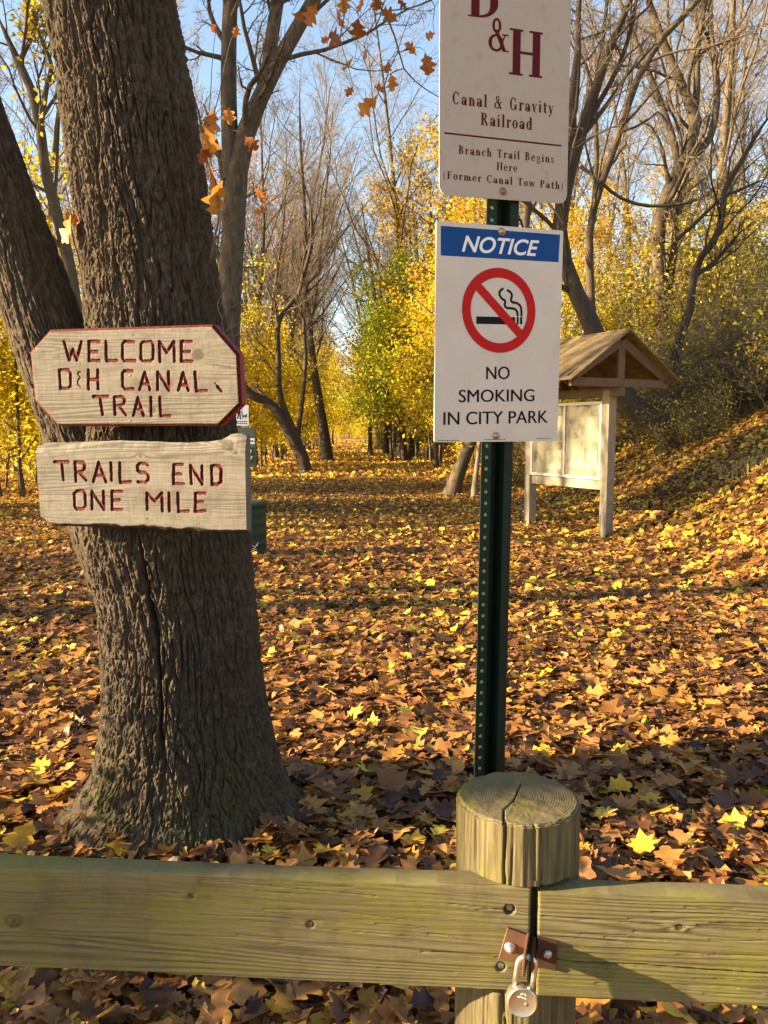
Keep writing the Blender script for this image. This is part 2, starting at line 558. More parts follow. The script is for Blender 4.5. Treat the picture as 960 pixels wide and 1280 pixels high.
def oak_leaf(seed, segs=14, curl=.5):
    r = np.random.default_rng(seed)
    t_ = np.linspace(0, 1, segs + 1)
    nl = r.uniform(2.6, 3.4)
    def side():
        env = np.interp(t_, [0, .12, .35, .62, .85, 1], [.02, .12, .34, .43, .26, .01]) * r.uniform(.85, 1.1)
        ph = r.uniform(-.08, .08)
        lob = .5 + .5 * np.cos(2 * pi * (nl * (t_ - .30 + ph)))
        return env * (.38 + .62 * lob ** .7) * r.uniform(.88, 1.12, segs + 1)
    wl, wr = side(), side()
    mid = .05 * np.sin(t_ * pi * r.uniform(.5, 1.5)) * r.uniform(-1, 1)
    V = []
    for i in range(segs + 1):
        for (xx, sw) in ((mid[i] - wl[i], wl[i]), (mid[i], 0), (mid[i] + wr[i], wr[i])):
            V.append((xx, t_[i] - .45 + .28 * sw, 0))
    V = crumple(np.array(V), r, curl)
    f = []
    for i in range(segs):
        f += [(3 * i, 3 * i + 1, 3 * i + 4, 3 * i + 3), (3 * i + 1, 3 * i + 2, 3 * i + 5, 3 * i + 4)]
    return V, np.array(f)

def maple_leaf(seed, curl=.5, full=True):
    r = np.random.default_rng(seed)
    ang = np.radians([-90, -60, -28, -12, 8, 22, 40, 55, 74, 90, 106, 125, 140, 158, 172, 192, 208, 240])
    rad = np.array([.14, .34, .42, .30, .56, .34, .52, .33, .42, .68, .42, .33, .52, .34, .56, .30, .42, .34])
    if not full:
        ang = ang[::2]; rad = rad[::2] * 1.1
    rad = rad * r.uniform(.88, 1.12, len(rad))
    V = np.concatenate([[(0, 0, 0)], np.stack([rad * np.cos(ang), rad * np.sin(ang), 0 * ang], -1)])
    V = crumple(V, r, curl)
    n = len(ang)
    f = np.array([(0, 1 + i, 1 + (i + 1) % n) for i in range(n)])
    return V, f

def kite(fold=.2):
    V = np.array([(0, -.5, 0), (.36, .02, fold), (0, .55, -.06), (-.36, .02, fold)])
    return V, np.array([(0, 1, 2), (0, 2, 3)])

def rots(n, tilt, rng, spin=True):
    """random yaw then tilt about a random flat axis"""
    yaw = rng.uniform(0, 2 * pi, n)
    ax = rng.uniform(0, 2 * pi, n)
    tl = tilt
    cz, sz = np.cos(yaw), np.sin(yaw)
    Rz = np.zeros((n, 3, 3)); Rz[:, 0, 0] = cz; Rz[:, 0, 1] = -sz; Rz[:, 1, 0] = sz; Rz[:, 1, 1] = cz; Rz[:, 2, 2] = 1
    k = np.stack([np.cos(ax), np.sin(ax), 0 * ax], -1)
    K = np.zeros((n, 3, 3))
    K[:, 0, 1] = -k[:, 2]; K[:, 0, 2] = k[:, 1]; K[:, 1, 0] = k[:, 2]; K[:, 1, 2] = -k[:, 0]; K[:, 2, 0] = -k[:, 1]; K[:, 2, 1] = k[:, 0]
    I = np.eye(3)[None]
    Rt = I + np.sin(tl)[:, None, None] * K + (1 - np.cos(tl))[:, None, None] * (K @ K)
    return Rt @ Rz

class Leaves:
    def __init__(s):
        s.V = []; s.F = {}; s.T = []; s.n = 0
    def add(s, shape, pos, R, size, tint):
        v, f = shape
        n = len(pos)
        W = np.einsum('nij,kj->nki', R, v) * np.asarray(size)[:, None, None] + pos[:, None, :]
        s.V.append(W.reshape(-1, 3))
        k = len(v)
        ff = f[None] + (s.n + np.arange(n) * k)[:, None, None]
        s.F.setdefault(f.shape[1], []).append(ff.reshape(-1, f.shape[1]))
        s.T.append(np.repeat(tint, k))
        s.n += n * k
    def mesh(s, name, mat):
        return mesh_from(name, np.concatenate(s.V), [np.concatenate(f) for f in s.F.values()], [mat], attrs={'tint': np.concatenate(s.T)}, smooth=True)

def slope_R(x, y, R):
    e = .15
    nx_ = -(Hh(x + e, y) - Hh(x - e, y)) / (2 * e)
    ny_ = -(Hh(x, y + e) - Hh(x, y - e)) / (2 * e)
    n = nrm(np.stack([nx_, ny_, np.ones_like(nx_)], -1))
    a = nrm(np.stack([np.ones_like(nx_), 0 * nx_, -n[:, 0] / n[:, 2]], -1))
    b = np.cross(n, a)
    B = np.stack([a, b, n], -1)
    return B @ R

def litter():
    L = Leaves()
    rng = np.random.default_rng(11)
    oaks = [oak_leaf(i, 14, [.5, .8, 1.1, .7, 1.5][i % 5]) for i in range(14)]
    maps = [maple_leaf(50 + i, [.5, .9, 1.3][i % 3]) for i in range(9)]
    oak2 = [oak_leaf(20 + i, 14, 1.2) for i in range(3)] + [oak_leaf(30 + i, 7, 1.1) for i in range(3)]
    map2 = [maple_leaf(70 + i, 1.2, i < 3) for i in range(5)]
    def scatter(n, y0, y1, side, shapes, sz, yel, zmax, pw=1.0, tilt=.3, x0=None, x1=None):
        for ki, sh in enumerate(shapes):
            m = n // len(shapes)
            y = y0 + (y1 - y0) * rng.uniform(0, 1, m) ** pw
            if x0 is None:
                half = .50 * np.maximum(y, .8) + side
                x = rng.uniform(-1, 1, m) * half
            else:
                x = rng.uniform(x0, x1, m)
            R = rots(m, np.abs(rng.normal(0, tilt, m)) + .05, rng)
            R = slope_R(x, y, R)
            clump = fbm(x / 1.3, y / 1.3, seed=31)
            z = Hh(x, y) + zmax * rng.uniform(.1, 1, m) ** 1.5 + .02 * clump + .012
            u = rng.uniform(0, 1, m) + .16 * clump
            tint = np.where(u < yel, rng.normal(.86, .09, m), rng.normal(.36, .21, m))
            tint = np.where((u > .9), rng.normal(.62, .07, m), tint)
            s_ = sz * np.clip(rng.lognormal(-.08, .3, m), .4, 1.5)
            L.add(sh, np.stack([x, y, z], -1), R, s_, np.clip(tint, 0, 1))
    # near: large detailed oak leaves and maple leaves
    scatter(10500, .3, 4.6, .9, oaks, .118, .05, .065, 1.0, .31)
    scatter(5200, .3, 4.6, .9, maps, .09, .16, .065, 1.0, .34)
    scatter(27000, 4.4, 10.5, 1.2, oak2, .105, .07, .065, .85, .33)
    scatter(23000, 4.4, 10.5, 1.2, map2, .085, .2, .065, .85, .36)
    scatter(66000, 10.2, 24, 2.2, [kite(.3), map2[0], map2[1], map2[2], oak2[3], oak2[4]], .09, .3, .06, .8, .34)
    scatter(34000, 23, 60, 3, [kite(.25), kite(.4)], .17, .72, .06, .75, .45)
    scatter(9000, 58, 130, 3, [kite(.25)], .4, .75, .05, .8, .35)
    scatter(14000, .3, 6.5, .9, [kite(.4), maple_leaf(90, 1.4, False), oak_leaf(91, 5, 1.5)], .042, .06, .07, 1.0, .5)      # torn scraps
    # the bank on the right
    scatter(36000, 5, 24, 0, [kite(.35), map2[1], map2[2], map2[3]], .11, .42, .06, 1, .36, 3.2, 12.5)
    for sh in oaks[:8] + maps[:4]:
        m = 42
        a = rng.uniform(0, 2 * pi, m); rad = rng.uniform(.40, .62, m)
        x, y = -.69 + rad * np.cos(a), 3.02 + rad * np.sin(a) * .95
        z = .015 + .13 * np.clip((.62 - rad) / .2, 0, 1) * rng.uniform(.2, 1, m)
        L.add(sh, np.stack([x, y, z], -1), rots(m, np.abs(rng.normal(.1, .4, m)), rng), .12 * rng.uniform(.6, 1.2, m), np.clip(rng.normal(.42, .22, m), 0, 1))
    return tag(link('fallen_leaves', L.mesh('fallen_leaves', M['litter'])), kind='stuff')

litter()

# ------------------------------------------------------------------ trees
def child_level(rng, pts, rad, nch, ang, lf, rf, nseg, wander, up, tmin=.2, tmax=1.0, plen=None, decay=.5, rmin=.004):
    """new branches out of all branches of one level at once"""
    n, k, _ = pts.shape
    if plen is None:
        plen = np.linalg.norm(np.diff(pts, axis=1), axis=2).sum(1)
    m = n * nch
    par = np.repeat(np.arange(n), nch)
    tt = np.clip((np.tile(np.arange(nch), n) + rng.uniform(0, 1, m)) / nch, 0, 1) * (tmax - tmin) + tmin
    fi = tt * (k - 1)
    i0 = np.minimum(fi.astype(int), k - 2)
    fr = (fi - i0)[:, None]
    p0 = pts[par, i0] * (1 - fr) + pts[par, i0 + 1] * fr
    r0 = rad[par, i0] * (1 - fr[:, 0]) + rad[par, i0 + 1] * fr[:, 0]
    d = nrm(pts[par, i0 + 1] - pts[par, i0])
    rv = rng.normal(0, 1, (m, 3))
    side = nrm(rv - (rv * d).sum(1, keepdims=True) * d)
    a = np.radians(rng.uniform(ang[0], ang[1], m))[:, None]
    d = nrm(d * np.cos(a) + side * np.sin(a))
    L = plen[par] * rng.uniform(lf[0], lf[1], m) * (1 - decay * tt)
    R = np.maximum(r0 * rf * rng.uniform(.75, 1.1, m), rmin)
    out = np.zeros((m, nseg + 1, 3)); out[:, 0] = p0
    for j in range(nseg):
        d = nrm(d + rng.normal(0, wander, (m, 3)) + np.array([0, 0, up]))
        out[:, j + 1] = out[:, j] + d * (L / nseg)[:, None]
    radii = R[:, None] * np.linspace(1, .35, nseg + 1)[None]
    return out, np.maximum(radii, rmin * .8)

def resample(pl, k):
    pl = np.asarray(pl, float)
    d = np.concatenate([[0], np.cumsum(np.linalg.norm(np.diff(pl[:, :3], axis=0), axis=1))])
    # smooth (Catmull-Rom) resample
    u = np.linspace(0, d[-1], k)
    res = []
    for x in u:
        i = min(max(np.searchsorted(d, x) - 1, 0), len(pl) - 2)
        t_ = (x - d[i]) / max(d[i + 1] - d[i], 1e-9)
        p1, p2 = pl[i], pl[i + 1]
        p0 = pl[i - 1] if i > 0 else 2 * p1 - p2
        p3 = pl[i + 2] if i + 2 < len(pl) else 2 * p2 - p1
        res.append(.5 * ((2 * p1) + (p2 - p0) * t_ + (2 * p0 - 5 * p1 + 4 * p2 - p3) * t_ ** 2 + (3 * p1 - p0 - 3 * p2 + p3) * t_ ** 3))
    return np.array(res)

def leaf_cloud(rng, pts, n, size, spread, tint, mat, shapes=None, droop=.9):
    L = Leaves()
    shapes = shapes or [kite(.15), kite(.3), kite(-.1)]
    q = pts[rng.integers(0, len(pts), n)] + rng.normal(0, spread, (n, 3))
    tl = np.abs(rng.normal(0, droop, n))
    R = rots(n, tl, rng)
    cl = fbm(q[:, 0] / .9, q[:, 1] / .9, q[:, 2] / .9, seed=5, o=2)
    tn = np.clip(rng.normal(tint[0], tint[1], n) + .22 * cl, 0, 1)
    sz = size * rng.uniform(.65, 1.3, n)
    h = np.array_split(np.arange(n), len(shapes))
    for sh, i in zip(shapes, h):
        L.add(sh, q[i], R[i], sz[i], tn[i])
    return L.mesh('leaves', mat)

def tree_meshes(seed, base_pts, base_rad, levels, nthick=2, leaf=None, bark='grey_bark', twig='pale_twig', sides=(10, 6, 4, 3, 3)):
    """base_pts (n,k,3): the stems. levels: list of child_level keyword dicts. -> trunk mesh, twig mesh, leaf mesh"""
    rng = np.random.default_rng(seed)
    lv = [(base_pts, base_rad)]
    for spec in levels:
        lv.append(child_level(rng, lv[-1][0], lv[-1][1], **spec))
    def pack(rngl, mat, name):
        V = []; Q = []; n = 0
        for i in rngl:
            v, q_ = tubes(lv[i][0], lv[i][1], sides[min(i, len(sides) - 1)])
            V.append(v); Q.append(q_ + n); n += len(v)
        return mesh_from(name, np.concatenate(V), [np.concatenate(Q)], [M[mat]], smooth=True) if V else None
    tr = pack(range(0, min(nthick, len(lv))), bark, 'trunk')
    tw = pack(range(nthick, len(lv)), twig, 'twigs') if len(lv) > nthick else None
    lf = None
    if leaf:
        src = np.concatenate([p[:, 1:].reshape(-1, 3) for p, _ in lv[-leaf.get('from', 1):]])
        lf = leaf_cloud(rng, src, leaf['n'], leaf['size'], leaf['spread'], leaf['tint'], M[leaf['mat']], droop=leaf.get('droop', .9))
    return tr, tw, lf

def tree_object(name, meshes, loc, label, cat='tree', group=None, rz=0.0, sc=1.0):
    r = empty(name, loc, rz)
    tag(r, label, cat, group)
    r.scale = (sc, sc, sc)
    tr, tw, lf = meshes
    link('trunk', tr, r)
    if tw: link('twigs', tw, r)
    if lf: link('crown', lf, r)
    return r

def straight_stem(rng, H, r, k=9, wander=.05, base=(0, 0), lean=(0, 0)):
    p = np.array([base[0], base[1], -.15]); d = nrm(np.array([lean[0], lean[1], 1.0]))
    out = [p]
    for i in range(k - 1):
        d = nrm(d + rng.normal(0, wander, 3) * np.array([1, 1, .3]) + np.array([0, 0, .04]))
        p = p + d * H / (k - 1)
        out.append(p)
    t_ = np.linspace(0, 1, k)
    rad = r * (1 - .82 * t_ ** .9) * (1 + .5 * np.exp(-t_ * 18))
    return np.array(out), rad

def stems(seed, specs):
    rng = np.random.default_rng(seed)
    a = [straight_stem(rng, *s[:2], base=s[2], lean=s[3], wander=s[4]) for s in specs]
    return np.array([x[0] for x in a]), np.array([x[1] for x in a])

BARE = [dict(nch=16, ang=(28, 55), lf=(.28, .48), rf=.5, nseg=6, wander=.13, up=.10, tmin=.25, decay=.55, rmin=.012),
        dict(nch=8, ang=(25, 55), lf=(.35, .6), rf=.55, nseg=5, wander=.16, up=.08, rmin=.009),
        dict(nch=7, ang=(25, 60), lf=(.4, .65), rf=.55, nseg=4, wander=.18, up=.05, rmin=.007),
        dict(nch=4, ang=(25, 60), lf=(.45, .75), rf=.6, nseg=3, wander=.2, up=.03, rmin=.006)]
SAP = [dict(nch=13, ang=(35, 75), lf=(.3, .5), rf=.5, nseg=5, wander=.15, up=.05, tmin=.12, decay=.4, rmin=.006),
       dict(nch=7, ang=(30, 70), lf=(.35, .6), rf=.5, nseg=4, wander=.2, up=.02, rmin=.005)]
BIG = [dict(nch=18, ang=(35, 70), lf=(.3, .46), rf=.5, nseg=6, wander=.13, up=.05, tmin=.16, decay=.45, rmin=.012),
       dict(nch=8, ang=(30, 65), lf=(.35, .6), rf=.5, nseg=5, wander=.18, up=.02, rmin=.008),
       dict(nch=5, ang=(30, 65), lf=(.35, .6), rf=.5, nseg=3, wander=.2, up=0, rmin=.006)]
BUSH = [dict(nch=6, ang=(25, 65), lf=(.35, .65), rf=.6, nseg=5, wander=.22, up=-.02, tmin=.15, decay=.3, rmin=.005),
        dict(nch=5, ang=(30, 70), lf=(.4, .7), rf=.6, nseg=4, wander=.25, up=-.04, rmin=.004)]

protos = {}
def proto(key, *a, **k):
    protos[key] = tree_meshes(*a, **k)
for i in range(3):
    b = stems(100 + i, [(19 + i, .17 + .02 * i, (0, 0), (.05 * (i - 1), 0), .05)])
    proto('bare%d' % i, 200 + i, *b, BARE, 3, None, 'grey_bark', 'pale_twig')
b = stems(110, [(16, .15, (0, 0), (.12, 0), .06), (15, .12, (.2, .1), (-.12, .05), .06)])
proto('bare3', 203, *b, BARE, 3, dict(n=1400, size=.10, spread=.12, tint=(.5, .2), mat='russet_leaf'), 'brown_bark', 'pale_twig')
b = stems(112, [(14, .11, (0, 0), (.03, 0), .05), (13, .09, (.25, .1), (.1, .05), .05), (14, .09, (-.2, .1), (-.09, .05), .05)])
proto('russet', 204, *b, BARE[:3], 2, dict(n=3800, size=.12, spread=.15, tint=(.5, .25), mat='russet_leaf'), 'grey_bark', 'pale_twig')
for i in range(3):
    b = stems(120 + i, [(5.6 + .5 * i, .05, (0, 0), (.05, 0), .07), (4.8, .035, (.35, .2), (.12, .05), .08), (5.0, .035, (-.4, .1), (-.08, .05), .08)])
    proto('sapling%d' % i, 220 + i, *b, SAP, 1, dict(n=5600, size=.115, spread=.18, tint=(.58, .2), mat='yellow_leaf', **{'from': 2}), 'brown_bark', 'dark_twig')
b = stems(130, [(11.5, .17, (0, 0), (.02, 0), .04), (10, .10, (.5, .2), (.08, .05), .05)])
proto('gold', 230, *b, BIG, 2, dict(n=9000, size=.14, spread=.22, tint=(.45, .25), mat='gold_leaf'), 'brown_bark', 'dark_twig')
b = stems(131, [(10.5, .19, (0, 0), (-.02, 0), .04), (10, .12, (.55, .3), (.06, .05), .05), (8.5, .1, (-.6, .3), (-.05, .05), .05)])
proto('green', 231, *b, BIG, 2, dict(n=19000, size=.16, spread=.3, tint=(.42, .22), mat='green_leaf'), 'dark_bark', 'dark_twig')
b = stems(132, [(10, .14, (0, 0), (.02, 0), .05)])
proto('yellow', 232, *b, BIG, 2, dict(n=8500, size=.14, spread=.25, tint=(.55, .2), mat='yellow_leaf'), 'brown_bark', 'dark_twig')
for i in range(3):
    rng = np.random.default_rng(140 + i)
    sp = [(rng.uniform(1.6, 2.8), .014, (rng.uniform(-.5, .5), rng.uniform(-.5, .5)), (rng.uniform(-.8, .8), rng.uniform(-.6, .6)), .2) for _ in range(16)]
    b = stems(140 + i, sp)
    proto('bush%d' % i, 240 + i, *b, BUSH, 1, dict(n=1150, size=.10, spread=.22, tint=(.66, .27), mat='brush_leaf', **{'from': 2}), 'brown_bark', 'pale_twig')

for i in range(2):
    b = stems(150 + i, [(5.2, .045, (0, 0), (.1, 0), .09), (4.6, .035, (.4, .2), (.2, .05), .1), (4.9, .035, (-.4, .1), (-.15, .05), .1), (4.0, .03, (.1, .5), (.1, .2), .1)])
    proto('scrub%d' % i, 260 + i, *b, SAP, 1, dict(n=2300, size=.11, spread=.2, tint=(.6, .28), mat='brush_leaf', **{'from': 2}), 'brown_bark', 'pale_twig')

for i in range(2):
    rng = np.random.default_rng(160 + i)
    sp = [(rng.uniform(1.5, 2.9), .011, (rng.uniform(-.6, .6), rng.uniform(-.6, .6)), (rng.uniform(-.9, .9), rng.uniform(-.7, .7)), .24) for _ in range(24)]
    b = stems(160 + i, sp)
    proto('brush%d' % i, 270 + i, *b, BUSH, 1, dict(n=420, size=.09, spread=.2, tint=(.45, .3), mat='brush_leaf', **{'from': 2}), 'brown_bark', 'dark_twig')

first = {}
def place(key, x, y, label, cat='tree', group=None, rz=0.0, sc=1.0, name=None, dz=0.0):
    name = name or {'bare': 'bare_tree', 'russ': 'russet_tree', 'sapl': 'sapling', 'gold': 'golden_tree', 'gree': 'green_tree', 'yell': 'yellow_tree', 'bush': 'bush', 'scru': 'scrub_tree', 'brus': 'brush_tangle'}[key[:4]]
    loc = (x, y, gz(x, y) - .05 + dz)
    if key not in first:
        o = first[key] = tree_object(name, protos[key], loc, label, cat, group, rz, sc)
    else:
        o = copy_tree(first[key])
        o.name = name
        o.location = loc; o.rotation_euler = (0, 0, rz); o.scale = (sc, sc, sc)
        for k in ('group',):
            if k in o: del o[k]
        tag(o, label, cat, group)
    return o

def at(px, Y):
    return (px - CX) / F * (Y * CT + CAMZ * ST)

rr = np.random.default_rng(77)
# tall bare trees behind
BL = 'tall bare grey tree with fine branching, standing in the woods behind the trail'
for i, (px, Y, k) in enumerate([(338, 62, 0), (368, 56, 1), (330, 48, 2), (478, 95, 1), (488, 72, 2), (352, 50, 2), (386, 60, 0), (396, 72, 1), (376, 47, 2), (345, 44, 0), (474, 66, 2), (520, 52, 0), (545, 56, 2), (316, 42, 1), (230, 40, 1), (60, 30, 2), (20, 44, 0), (130, 52, 1),
                                (-60, 36, 0), (540, 60, 0), (590, 70, 1), (680, 46, 2), (780, 40, 0), (860, 36, 1), (930, 44, 2), (990, 34, 0), (392, 95, 2), (370, 80, 0),
                                (300, 85, 2), (495, 100, 0), (1060, 42, 1), (-160, 50, 2), (352, 72, 1), (380, 76, 0), (325, 56, 2), (496, 76, 0), (528, 62, 1), (512, 88, 2), (620, 52, 0), (740, 50, 1), (820, 48, 2), (890, 52, 0), (0, 60, 1), (503, 46, 2), (900, 30, 1), (960, 32, 2), (840, 33, 0)]):
    place('bare%d' % k, at(px, Y), Y, BL, 'tree', 'bare trees in the woods', rr.uniform(0, 6.28), rr.uniform(.85, 1.15))
for i, (px, Y) in enumerate([(372, 62), (350, 70), (484, 84), (700, 36), (250, 60)]):
    place('bare3', at(px, Y), Y, 'twin-stemmed bare tree with a thin scatter of russet leaves, in the woods', 'tree', 'twin-stemmed bare trees', rr.uniform(0, 6.28), rr.uniform(.85, 1.1))
for i, (px, Y) in enumerate([(250, 40), (328, 48), (388, 84), (90, 46), (200, 48)]):
    place('russet', at(px, Y), Y, 'slender tree with pinkish tan leaves high above the yellow thicket', 'tree', 'trees with pinkish tan leaves', rr.uniform(0, 6.28), rr.uniform(.95, 1.3))
# yellow thicket left of the trail
YL = 'thin sapling with bright yellow leaves in the thicket left of the trail'
for i, (px, Y) in enumerate([(-70, 19), (-10, 21), (30, 18.5), (60, 23), (90, 20), (20, 28), (180, 34), (-120, 23),
                             (318, 33), (332, 36), (352, 40), (305, 34), (372, 46), (345, 50), (320, 42), (392, 62), (380, 54), (400, 74), (270, 31), (290, 45), (340, 60), (365, 66), (300, 52), (60, 38)]):
    place('sapling%d' % (i % 3), at(px, Y), Y, YL, 'sapling', 'yellow saplings left of the trail', rr.uniform(0, 6.28), rr.uniform(.85, 1.25))
for i, (px, Y) in enumerate([(415, 88), (462, 110), (448, 150), (466, 84), (400, 110), (480, 98), (424, 165), (436, 175), (458, 140)]):
    place('yellow', at(px, Y), Y, 'bright yellow leafy tree closing the far end of the trail', 'tree', 'yellow trees at the trail end', rr.uniform(0, 6.28), rr.uniform(.8, 1.1))
for i, (px, Y) in enumerate([(404, 92), (410, 118), (436, 150), (456, 118), (462, 100), (470, 84), (398, 78), (426, 150), (446, 140), (416, 140), (478, 76), (520, 48), (535, 42), (550, 38), (500, 62), (488, 74)]):
    place('sapling%d' % (i % 3), at(px, Y), Y, 'low bright yellow tree filling the far end of the trail', 'sapling', 'low yellow trees along the far trail', rr.uniform(0, 6.28), rr.uniform(1.1, 1.7))
for i, (px, Y) in enumerate([(402, 78), (412, 100), (420, 128), (428, 140), (436, 150), (446, 132), (455, 112), (464, 92), (472, 74), (396, 66), (440, 160), (426, 120), (449, 122), (480, 62)]):
    place('sapling%d' % (i % 3), at(px, Y), Y, 'small yellow sapling in the low thicket closing the far end of the trail', 'sapling', 'low thicket at the trail end', rr.uniform(0, 6.28), rr.uniform(.4, .6))
place('green', at(505, 40), 40, 'broad maple still half green, right of the trail beside the dark trunks', 'tree', None, .6, .86)
place('green', at(560, 52), 52, 'yellow-green tree farther back, left of the no smoking sign', 'tree', None, 2.6, .85)
place('yellow', at(545, 33), 33, 'yellow leafy tree just left of the no smoking sign', 'tree', None, 1.1, .72)
place('yellow', at(478, 62), 62, 'yellow tree behind the half green maple', 'tree', None, 2.2, .8)
place('gold', at(600, 30), 30, 'tall golden tree rising behind the signpost', 'tree', None, .4, 1.02)
place('gold', at(735, 27), 27, 'golden orange tree behind the kiosk roof', 'tree', None, 2.4, .62)
place('gold', at(800, 30), 30, 'golden tree on the bank behind the crooked bare tree', 'tree', None, 3.9, .6)
place('gold', at(900, 28), 28, 'golden tree at the top of the bank near the picture edge', 'tree', None, 5.1, .5)
place('gold', at(545, 44), 44, 'orange gold tree left of the signs, above the half green maple', 'tree', None, 1.7, 1.3)
SL = 'yellow-leaved sapling growing on the bank behind the kiosk'
for i, (px, Y) in enumerate([(640, 24), (720, 19.5), (825, 23), (1020, 26), (580, 28), (610, 34)]):
    place('sapling%d' % (i % 3), at(px, Y), Y, SL, 'sapling', 'yellow saplings on the bank', rr.uniform(0, 6.28), rr.uniform(.6, .9))
for i, (px, Y) in enumerate([(800, 20), (835, 21.5), (865, 20.2), (890, 22.5), (920, 21.5), (950, 23), (985, 21), (860, 25), (930, 26), (750, 24), (780, 26.5), (1020, 22)]):
    place('scrub%d' % (i % 2), at(px, Y), Y, 'scrubby thin-stemmed tree with sparse olive and gold leaves, high on the bank', 'tree', 'scrubby trees on the bank', rr.uniform(0, 6.28), rr.uniform(.75, 1.0))
for i, (px, Y, sc_) in enumerate([(845, 16.2, .8), (875, 15.8, .75), (905, 16.2, .9), (940, 15.6, .8), (970, 16, .9), (890, 17.4, 1), (950, 17.6, 1), (820, 17, .9), (1000, 17, 1)]):
    place('brush%d' % (i % 2), at(px, Y), Y, 'nearly bare tangle of brown brush low on the bank', 'brush', 'bare brush on the bank', rr.uniform(0, 6.28), sc_)
BU = 'tangled olive bush with drying yellow leaves on the bank'
for i, (px, Y, k_, s_) in enumerate([(872, 14.9, 0, .42), (838, 15.3, 1, .45), (900, 15.6, 2, .5)]):
    place('bush%d' % k_, at(px, Y), Y, 'low tangled bush around the foot of the bowed tree', 'bush', 'low bushes at the bowed tree', i * 2.1, s_)
for i, (px, Y) in enumerate([(830, 17.2), (925, 16.8), (985, 16.4), (845, 18.2), (895, 18), (935, 18.4), (975, 18.5), (800, 18), (775, 19.5), (735, 18.5),
                             (1020, 15), (1060, 17.5), (960, 20.5), (910, 20.5), (860, 21), (820, 22), (700, 20), (670, 21.5), (1010, 20), (1055, 21), (640, 20), (990, 14.5), (880, 23), (940, 23.5), (780, 24)]):
    place('bush%d' % (i % 3), at(px, Y), Y, BU, 'bush', 'bushes on the bank', rr.uniform(0, 6.28), rr.uniform(.75, 1.05))

for i, (x, y, k, sc_) in enumerate([(-13, 15.2, 1, .6), (-11.5, 7.4, 0, .55)]):
    place('sapling%d' % k, x, y, 'yellow sapling beyond the left edge of the clearing', 'sapling', 'saplings left of the clearing', i, sc_)

# ---- trees with a traced stem
TW = [dict(nch=12, ang=(25, 60), lf=(.2, .4), rf=.42, nseg=6, wander=.16, up=.06, tmin=.3, rmin=.01),
      dict(nch=6, ang=(25, 60), lf=(.4, .65), rf=.5, nseg=5, wander=.18, up=.05, rmin=.007),
      dict(nch=6, ang=(25, 60), lf=(.4, .7), rf=.5, nseg=4, wander=.2, up=.03, rmin=.005),
      dict(nch=3, ang=(25, 60), lf=(.45, .7), rf=.6, nseg=3, wander=.2, up=.02, rmin=.004)]

def hero(name, label, Y, lines, seed, levels=TW, bark='brown_bark', twig='pale_twig', leaf=None, nthick=2, cat='tree', dy=None, sides=12, sink=.25):
    """lines: stems as (px, py, radius px [, extra depth]); the first starts at the ground"""
    k = 18
    st_, ra = [], []
    for ln in lines:
        pl = []
        for p in ln:
            yy = Y + (p[3] if len(p) > 3 else 0)
            q_ = P(p[0], p[1], yy)
            pl.append((*q_, p[2] / F * yy))
        r_ = resample(pl, k)
        st_.append(r_[:, :3]); ra.append(np.maximum(r_[:, 3] * np.where(np.linspace(0, 1, k) > .85, np.interp(np.linspace(0, 1, k), [.85, 1], [1, .15]), 1), .006))
    st_ = np.array(st_); ra = np.array(ra)
    b0 = st_[0, 0].copy()
    g = gz(b0[0], b0[1])
    st_[0, 0, 2] = min(st_[0, 0, 2], g - sink)
    ra[0, 0] *= 1.3; ra[0, 1] *= 1.1
    b0[2] = g
    st_ -= b0
    ms = tree_meshes(seed, st_, ra, levels, nthick, leaf, bark, twig, (sides, 6, 4, 3, 3))
    return tree_object(name, ms, b0, label, cat)

hero('forked_tree', 'grey forked tree with a lit left side, right behind the oak trunk', 15.5,
     [[(283, 640, 20.2), (283, 560, 17.5), (284, 470, 16.1), (285, 400, 15.2), (291, 300, 14.3), (298, 200, 13.3), (318, 140, 10.6), (340, 92, 9.7), (366, 45, 8.7), (390, 5, 8.3), (420, -60, 7.4), (450, -150, 5.5)],
      [(290, 225, 11.0), (288, 190, 10.6), (286, 130, 9.7), (286, 60, 9.2), (288, 0, 8.7), (290, -80, 7.4), (286, -200, 5.5)],
      [(335, 100, 8.3), (338, 60, 8.3), (344, 20, 7.8), (352, -40, 7.4), (350, -130, 5.5)]], 301, bark='grey_bark', twig='dark_twig')
hero('leaning_tree', 'dark tree with two crooked stems leaning left over the thicket', 29,
     [[(385, 581, 7.2), (372, 562, 6.8), (358, 535, 6.4), (345, 512, 6.0), (330, 500, 5.6), (312, 492, 5.2), (296, 470, 4.8), (280, 440, 4.0), (262, 380, 3.2)],
      [(384, 578, 4.8), (372, 548, 4.0), (360, 522, 3.7), (350, 494, 3.5), (348, 450, 3.4), (347, 405, 3.2), (358, 385, 3.0), (372, 372, 2.9), (380, 340, 2.4), (389, 305, 1.9), (388, 240, 1.3)],
      [(372, 548, 3.2), (378, 500, 2.6), (382, 450, 2.4), (380, 400, 2.1), (386, 340, 1.6)]], 302, bark='dark_bark', twig='dark_twig')
hero('straight_tree', 'dark straight trunk with pale flecks, leaning slightly left beside the trail', 40,
     [[(409, 569, 7.2), (404, 535, 6.0), (397, 490, 5.2), (391, 450, 4.4), (386, 400, 3.7), (382, 340, 3.2), (381, 270, 2.6), (376, 190, 1.9), (374, 100, 1.2)]], 303, bark='dark_bark', twig='pale_twig')
hero('stump_like_tree', 'leaning tan trunk emerging from behind the no smoking sign', 18.5,
     [[(561, 622, 12), (570, 600, 8.5), (580, 572, 8), (590, 548, 7.5), (603, 510, 7), (620, 460, 6.5), (640, 390, 6), (655, 300, 5), (665, 200, 4)]], 304, bark='brown_bark', twig='dark_twig')
